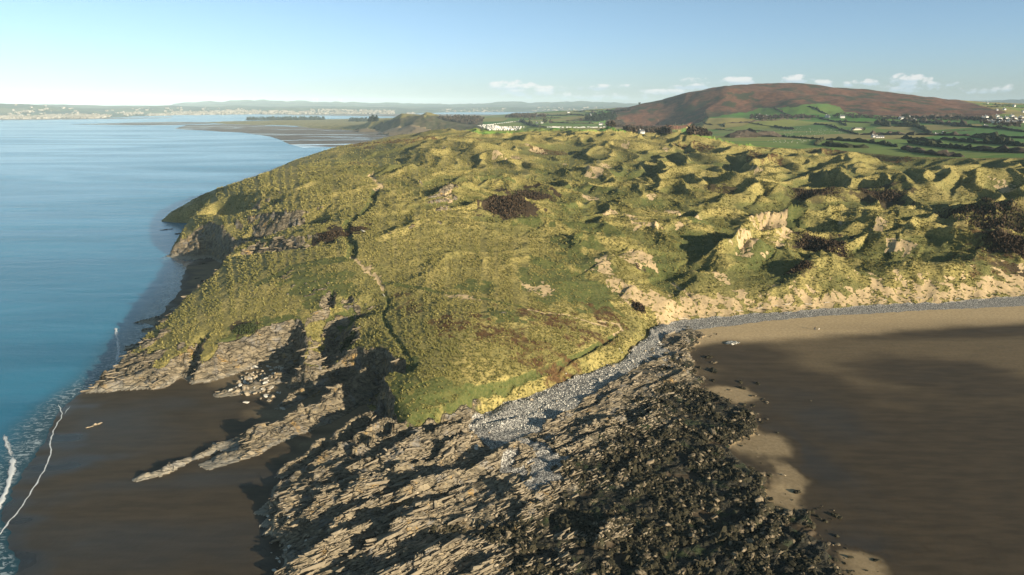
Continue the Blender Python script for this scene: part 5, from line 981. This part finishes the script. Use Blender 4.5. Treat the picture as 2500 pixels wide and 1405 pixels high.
for X, Y, h, kd, lb in [(1430, 293, 22, 'con', 'dark pine at the left end of the pine wood'), (1438, 292, 24, 'con', 'tall pine second from the left of the pine wood'), (1470, 289, 28, 'con', 'tallest pine in the middle of the pine wood'), (1500, 290, 24, 'con', 'pine at the right end of the pine wood'), (1330, 303, 18, 'leaf', 'round dark tree beside the farm chalets'), (1345, 304, 15, 'bare', 'bare tree right of the round dark tree'), (1418, 298, 13, 'bare', 'lone bare tree in the far meadow'), (1561, 257, 12, 'leaf', 'small tree on the skyline at the left foot of the hill'),
                      (1846, 289, 16, 'leaf', 'dark tree left of the white gabled house'), (1862, 291, 14, 'bare', 'bare tree beside the white gabled house'), (1835, 288, 14, 'bare', 'bare tree at the left of the wooded lane'), (1965, 287, 12, 'bare', 'bare tree at the right end of the wooded lane'), (2044, 288, 16, 'leaf', 'dark tree between the two white farmhouses'), (2036, 288, 12, 'leaf', 'small dark tree behind the left farmhouse'), (2206, 290, 15, 'leaf', 'dark tree left of the white house in trees'), (2214, 291, 17, 'leaf', 'tall dark tree right of the white house in trees'),
                      (2232, 292, 14, 'bare', 'bare tree beyond the white house in trees'), (2385, 294, 14, 'bare', 'bare tree left of the village'), (2108, 321, 9, 'leaf', 'round bush tree beside the long barn'), (2084, 319, 8, 'leaf', 'small bush tree left of the long barn'), (1690, 325, 12, 'bare', 'bare tree in front of the white cottage by the dunes'), (1718, 328, 10, 'bare', 'bare tree right of the white cottage by the dunes'), (2305, 331, 7, 'leaf', 'small tree by the lone white shed')]: tree(X, Y, h, kd, lb)
def wood(name, poly, n, h, kd, label):
    P = np.array(poly); acc_v, acc_f, off = [], [], 0; c = 0; tmpl = [(np.array([v.co[:] for v in me.vertices]), np.array([f.vertices[:] for f in me.polygons])) for me in CRN[kd]]
    while c < n:
        X, Y = rb.uniform(P[:, 0].min(), P[:, 0].max()), rb.uniform(P[:, 1].min(), P[:, 1].max())
        if not inside(np.array([X]), np.array([Y]), poly)[0]: continue
        x, y, z = hit(X, Y); V, Fs = tmpl[rb.integers(0, 3)]; s = h * rb.uniform(.6, 1.25); a = rb.uniform(0, 6.28); ca_2, sa_2 = math.cos(a) * s, math.sin(a) * s
        acc_v.append(np.stack([V[:, 0] * ca_2 - V[:, 1] * sa_2 + x, V[:, 0] * sa_2 + V[:, 1] * ca_2 + y, V[:, 2] * s + z - .15 * s], -1)); acc_f.append(Fs + off); off += len(V); c += 1
    o = mesh_obj(name, np.concatenate(acc_v), np.concatenate(acc_f), {'con': con, 'bare': bw, 'leaf': hg}[kd]); o['kind'] = 'stuff'; o['label'] = label; return o
wood('pine_wood', [(1432, 292), (1460, 287), (1500, 284), (1508, 292), (1470, 297), (1440, 297)], 150, 20, 'con', 'dark pine wood between the meadows and the hill'); wood('woodland', [(1480, 300), (1515, 297), (1525, 308), (1500, 313), (1482, 309)], 120, 12, 'bare', 'bare brown wood at the corner of the hill')
wood('woodland', [(1524, 318), (1560, 313), (1622, 318), (1640, 327), (1570, 326), (1530, 322)], 160, 10, 'bare', 'brown scrub wood along the foot of the dark slope'); wood('woodland', [(1232, 288), (1260, 281), (1326, 283), (1330, 288), (1280, 290)], 130, 16, 'bare', 'bare wood on the far ridge above the caravans')
wood('woodland', [(1070, 290), (1110, 288), (1190, 290), (1165, 306), (1130, 303), (1090, 296)], 170, 14, 'bare', 'bare wood left of the caravan field'); wood('woodland', [(1830, 291), (1850, 284), (1960, 284), (2000, 286), (1990, 289), (1860, 294)], 170, 9, 'bare', 'bare trees crowding the lane under the hill')
wood('woodland', [(2050, 277), (2070, 280), (2200, 288), (2380, 290), (2380, 296), (2200, 294), (2080, 288)], 200, 6, 'bare', 'bare wood along the right foot of the hill'); wood('woodland', [(1676, 326), (1700, 322), (1735, 330), (1735, 334), (1690, 332)], 70, 8, 'bare', 'brown scrub around the white cottage by the dunes')
wood('woodland', [(2390, 300), (2410, 294), (2500, 292), (2510, 312), (2430, 309)], 90, 8, 'bare', 'garden trees among the village houses'); wood('forest', [(600, 292.6), (792, 291.8), (792, 293.8), (600, 294.4)], 240, 22, 'con', 'long dark conifer plantation on the far spit'); wood('forest', [(852, 295.5), (925, 295), (925, 297.5), (852, 297.5)], 110, 20, 'con', 'shorter dark conifer plantation on the far spit')

# ------------------------------------------------------------------ houses, chalets, caravans
wh = simple('white_render', (.72, .70, .66)); sl_ = simple('slate_roof', (.10, .105, .115)); rd = simple('grey_roof', (.26, .24, .22)); glass = simple('window_glass', (.02, .03, .04), .15, .5)
def house(X, Y, L, Wd, H, turn, label, group=None, parts=True, at3=None):
    x, y, z = hit(X, Y) if at3 is None else at3; r_ = empty('house', (x, y, z - .4), turn); tag(r_, label, 'house', group); a, b = L / 2, Wd / 2; rh = Wd * .42
    V = [(-a, -b, 0), (a, -b, 0), (a, b, 0), (-a, b, 0), (-a, -b, H), (a, -b, H), (a, b, H), (-a, b, H), (-a, 0, H + rh), (a, 0, H + rh)]
    mesh_obj('wall', V, [(0, 1, 5, 4), (2, 3, 7, 6), (1, 2, 6, 9, 5), (3, 0, 4, 8, 7)], wh, r_)
    e = .35; t = .3; Vr = [(-a - e, -b - e, H - e * .8), (a + e, -b - e, H - e * .8), (a + e, 0, H + rh + t), (-a - e, 0, H + rh + t), (-a - e, b + e, H - e * .8), (a + e, b + e, H - e * .8), (-a - e, -b - e, H - e * .8 + t), (a + e, -b - e, H - e * .8 + t), (-a - e, b + e, H - e * .8 + t), (a + e, b + e, H - e * .8 + t), (a + e, 0, H + rh + 2 * t), (-a - e, 0, H + rh + 2 * t)]
    rf = mesh_obj('roof', Vr, [(6, 7, 10, 11), (11, 10, 9, 8), (0, 1, 7, 6), (4, 8, 9, 5), (0, 6, 11, 8, 4, 3), (1, 2, 5, 9, 10, 7)], sl_, r_)
    v, f = box_vf(-a + .6, -a + 1.7, -.5, .5, H + rh * .6, H + rh + 1.7); ch = mesh_obj('chimney', v, f, wh, rf)
    if parts:
        for wx_ in (-.55, 0, .55):
            for sgn in (-1,): v, f = box_vf(wx_ * a - .6, wx_ * a + .6, sgn * b - .06, sgn * b + .05, H * .35, H * .75); mesh_obj('window', v, f, glass, r_)
HS = [(1854, 284, 11, 8, 6, 1.35, 'white gabled house beside the dark tree under the hill'), (1872, 286, 9, 6, 4, .2, 'low white house right of the gabled one in the lane'), (1848, 290, 7, 5, 3.5, .4, 'small white outbuilding below the gabled house'), (2020, 287.5, 14, 8, 6, .25, 'left white farmhouse above the pale field'), (2056, 288.5, 14, 9, 6, -.1, 'right white farmhouse above the pale field'),
      (1702, 320, 12, 7, 4, .1, 'white cottage just behind the dunes at the left end of the fields'), (1566, 326.5, 10, 7, 4, .5, 'small white cottage in the brown scrub below the dark slope'), (2200, 292.5, 16, 9, 6, .2, 'wide white house in trees at the foot of the hill'), (2219, 287.5, 9, 7, 6, 1.2, 'white gable peeping through trees right of the wide house'), (2233, 294.5, 8, 5, 3, .1, 'tiny white shed right of the house in trees'),
      (1302, 286, 22, 9, 5, .1, 'white farm buildings on the far ridge, left one'), (1313, 286, 12, 9, 5, .3, 'white farm building on the far ridge, right one'), (1388, 276, 14, 9, 5, .2, 'small white house high on the far meadows'), (1467, 306, 14, 8, 5, .1, 'white house left of the brown wood'), (1443, 283.5, 9, 7, 5, .4, 'white speck of a house beside the pine wood'),
      (1311, 302, 8, 5, 3.5, .3, 'white chalet left of the round dark tree'), (1323, 301.5, 8, 5, 3.5, .2, 'white chalet touching the round dark tree'), (2132, 335.5, 7, 5, 3, .4, 'white shed in the field near the dune grassland'), (2148, 337, 14, 4, 2.6, -.1, 'row of low grey sheds beside the white shed'), (2301, 330, 6, 5, 4, .8, 'lone white shed at the end of the brown hedge bank'), (2288, 331, 10, 4, 2.4, 0, 'low building left of the lone white shed'), (2406, 310, 9, 5, 2.6, .1, 'low white stable below the village'),
      (2475, 261, 12, 9, 7, .6, 'white house on the green slope right of the hill'), (2452, 269, 9, 7, 5, .4, 'white house below the slope house right of the hill'), (2434, 270, 7, 5, 4, .2, 'small grey house left of the white one right of the hill'), (2411, 253.5, 7, 5, 4, .2, 'tiny white house on the skyline right of the hill'), (2498, 275, 9, 7, 5, .2, 'white house at the right edge above the village')]
for h_ in HS: house(*h_)
v, f = box_vf(-14, 14, -5, 5, 0, 4); x, y, z = hit(2093, 318); b_ = empty('barn', (x, y, z - .3), .05); tag(b_, 'long low pale barn among hedges in the middle of the fields', 'barn'); mesh_obj('wall', v, f, simple('pale_sheeting', (.55, .50, .40)), b_)
mesh_obj('roof', [(-14.4, -5.4, 3.9), (14.4, -5.4, 3.9), (14.4, 0, 6.2), (-14.4, 0, 6.2), (-14.4, 5.4, 3.9), (14.4, 5.4, 3.9)], [(0, 1, 2, 3), (3, 2, 5, 4), (0, 3, 4), (1, 5, 2)], rd, b_)
for X, Y, t in [(2400, 291, .3), (2407, 288, .5), (2434, 286, .2), (2440, 292, .1), (2426, 293, .3), (2456, 291, .2), (2476, 291.5, .1), (2492, 289, .5), (2470, 286, .3), (2440, 303, .4), (2448, 301, .2), (2458, 304, .1), (2475, 303, .3), (2486, 300, .3), (2497, 300, .2), (2424, 301, .2), (2413, 300.5, .3), (2466, 297.5, .3), (2505, 296, .1)]:
    house(X, Y, rb.uniform(9, 15), 8, 4.5, t, 'pale house in the village at the right foot of the brown hill', 'village houses at the right edge', False)
cvm = simple('caravan_shell', (.56, .55, .52)); V1, F1 = box_vf(-4.6, 4.6, -1.7, 1.7, .5, 2.7)
Vc = list(V1) + [(-4.7, 0, 3.3), (4.7, 0, 3.3)]; Fc = [F1[0], F1[2], F1[4], (1, 2, 6, 9, 5), (3, 0, 4, 8, 7), (4, 5, 9, 8), (8, 9, 6, 7)]
v2, f2 = box_vf(-4.2, 4.2, -1.3, 1.3, .0, .5); Vc, Fc = join([(Vc, Fc), (v2, f2)]); CV = me_of('static_caravan', Vc, Fc, cvm)
def van(X, Y, t, label, group):
    x, y, z = hit(X, Y); o = bpy.data.objects.new('static_caravan', CV); col.objects.link(o); o.location = (x, y, z); o.rotation_euler = (0, 0, t); o.scale = (.8, .75, .8); tag(o, label, 'caravan', group)
for k in range(20): van(1168 + k * 5.2 + rb.normal(0, .6), 308.5 - k * .61, 1.2 + rb.normal(0, .1), 'white static caravan in the row along the top edge of the caravan field', 'caravans along the top of the field')
for r_i, (yy, x0_, x1_) in enumerate([(306, 1180, 1206), (308.5, 1172, 1216), (311, 1176, 1278), (313.5, 1182, 1276), (316, 1190, 1272), (318.5, 1198, 1262)]):
    for X in np.arange(x0_, x1_, 5.6): van(X + rb.normal(0, .7), yy + rb.normal(0, .25), .9 + rb.normal(0, .12), 'white static caravan packed in the block below the green oval of the caravan field', 'caravans packed below the green oval')
for k in range(24): van(1336 + k * 5.9 + rb.normal(0, 1.6), 312 + rb.normal(0, .5), rb.uniform(-.4, .4), 'white chalet in the long string at the foot of the meadows', 'string of white chalets')
shm = simple('fleece', (.62, .58, .50)); vs1, fs1 = hull(14, (.62, .34, .34), rb); vs1 = vs1 + np.array([0, 0, .75]); vs2, fs2 = hull(10, (.2, .13, .16), rb); vs2 = vs2 + np.array([.72, 0, .95]); lg = [box_vf(a - .05, a + .05, b - .05, b + .05, 0, .55) for a in (-.4, .4) for b in (-.17, .17)]
SH = me_of('sheep', *join([(vs1, fs1), (vs2, fs2)] + lg), shm)
SHF = [([(1900, 316), (1960, 312), (2040, 318), (2060, 325), (1980, 334), (1910, 328)], 75, 'pale sheep grazing in the large pasture under the lane'), ([(1870, 342), (1950, 340), (1990, 345), (1960, 352), (1880, 350)], 30, 'pale sheep grazing in the tan field by the dunes')]
for poly, n, lb in SHF:
    P = np.array(poly); c = 0
    while c < n:
        X, Y = rb.uniform(P[:, 0].min(), P[:, 0].max()), rb.uniform(P[:, 1].min(), P[:, 1].max())
        if not inside(np.array([X]), np.array([Y]), poly)[0]: continue
        x, y, z = hit(X, Y); o = bpy.data.objects.new('sheep', SH); col.objects.link(o); o.location = (x, y, z); o.rotation_euler = (0, 0, rb.uniform(0, 6)); o.scale = (1.3,) * 3; tag(o, lb, 'sheep', lb.replace('pale sheep grazing', 'sheep')); c += 1
plm = simple('weathered_pole', (.30, .27, .23))
for X, Y, lb in [(1546, 300, 'pole on the dark slope furthest left'), (1575, 301, 'pole on the dark slope, second from the left'), (1607, 299, 'tall pole in the middle of the dark slope'), (1611, 306, 'pole low on the dark slope'), (1649, 307, 'pole on the dark slope near its foot'), (1684, 294, 'pole high on the dark slope near the lit edge'), (1720, 280, 'pole on the lit bracken left of the fields'), (1777, 272, 'pole on the bracken above the fields')]:
    x, y, z = hit(X, Y); r_ = empty('telegraph_pole', (x, y, z), .6); tag(r_, 'telegraph ' + lb, 'pole', 'telegraph poles on the hill'); v, f = box_vf(-.18, .18, -.18, .18, -.3, 10); mesh_obj('post', v, f, plm, r_); v, f = box_vf(-1.1, 1.1, -.1, .1, 9.1, 9.35); mesh_obj('crossarm', v, f, plm, r_)
# towns and works across the estuary; wind turbines on the far moor
twm = simple('town_walls', (.36, .33, .29), n=(.01, (.20, .18, .15)), var=.6)
v, f = box_vf(-.5, .5, -.5, .5, 0, .6); v = list(v) + [(-.5, 0, .95), (.5, 0, .95)]; f = f[:1] + f[2:3] + f[4:5] + [(1, 2, 6, 9, 5), (3, 0, 4, 8, 7), (4, 5, 9, 8), (8, 9, 6, 7)]; TB = [src('town_house', v, f, twm)]
pts, sc_, ro = [], [], []
for X0, X1, n, s0_, up0, up1 in [(-40, 90, 260, 12, 30, 420), (90, 250, 520, 13, 20, 460), (60, 80, 20, 14, 900, 1100), (310, 345, 40, 12, 500, 800), (368, 420, 130, 12, 60, 360), (430, 560, 300, 12, 60, 700), (550, 760, 420, 12, 40, 900), (760, 960, 330, 12, 40, 1300), (990, 1010, 10, 14, 60, 200), (1080, 1230, 60, 11, 100, 1500), (1300, 1500, 80, 13, 400, 2500), (20, 600, 120, 12, 300, 1800)]:
    for k in range(n):
        x, y, z = coast_at(rb.uniform(X0, X1), up0 + (up1 - up0) * rb.random() ** 1.6); s = s0_ * rb.uniform(.7, 1.5); pts.append((x + rb.normal(0, 20), y + rb.normal(0, 30), z - .5)); sc_.append((s * rb.uniform(.8, 2.2), s, s * .9)); ro.append((0, 0, rb.uniform(-.6, .6)))
for X0, X1, n in [(815, 880, 9), (895, 955, 8)]:
    for k in range(n): x, y, z = coast_at(rb.uniform(X0, X1), rb.uniform(20, 250)); pts.append((x, y, z)); sc_.append((rb.uniform(40, 90), 30, rb.uniform(10, 18))); ro.append((0, 0, rb.normal(0, .1)))
scatter('far_town', np.array(pts), np.array(ro), np.array(sc_), TB, label='white houses and works of the towns across the estuary')
tm = simple('turbine_white', (.8, .8, .8))
for X, lb in [(768, 'wind turbine on the far moor, leftmost'), (773, 'wind turbine on the far moor, right of the leftmost'), (828, 'wind turbine on the far moor, third from left'), (833, 'wind turbine on the far moor, rightmost')]:
    a, _ = ray(X, 250); j = int(np.argmin(np.abs(ca_ - a))); i = int(np.argmin(np.abs(cr - 17300))); x, y, z = float(CX[i, j]), float(CY[i, j]), float(hh[i, j]); r_ = empty('wind_turbine', (x, y, z), -a); tag(r_, lb, 'wind turbine', 'wind turbines on the far moor')
    v, f = box_vf(-2.5, 2.5, -2.5, 2.5, 0, 85); v = [(p[0] * (1 - .4 * (p[2] > 1)), p[1] * (1 - .4 * (p[2] > 1)), p[2]) for p in v]; mesh_obj('tower', v, f, tm, r_); v, f = box_vf(-2, 2, -5, 4, 83, 88); nc = mesh_obj('nacelle', v, f, tm, r_)
    for b in range(3): an = b * 2.094 + rb.random(); c, s = math.cos(an), math.sin(an); mesh_obj('blade', [(-2 * s, -6, 85 + 2 * c), (2 * s, -6, 85 - 2 * c), (c * 42, -6.4, 85 + s * 42), (0, -5.4, 85)], [(0, 1, 2), (0, 2, 3), (1, 3, 2)], tm, nc)

# ------------------------------------------------------------------ the air: one closed box of thin haze
hzm = bpy.data.materials.new('haze'); hzm.use_nodes = True; hn = hzm.node_tree; hn.nodes.clear(); pv = hn.nodes.new('ShaderNodeVolumePrincipled'); ho = hn.nodes.new('ShaderNodeOutputMaterial'); hn.links.new(pv.outputs[0], ho.inputs['Volume'])
pv.inputs['Color'].default_value = (.66, .86, 1.0, 1); pv.inputs['Density'].default_value = 4.6e-5; pv.inputs['Anisotropy'].default_value = -0.3
v, f = box_vf(-30000, 30000, -3000, 30000, -8, 330); hz = mesh_obj('haze', v, f, hzm); hz['kind'] = 'stuff'
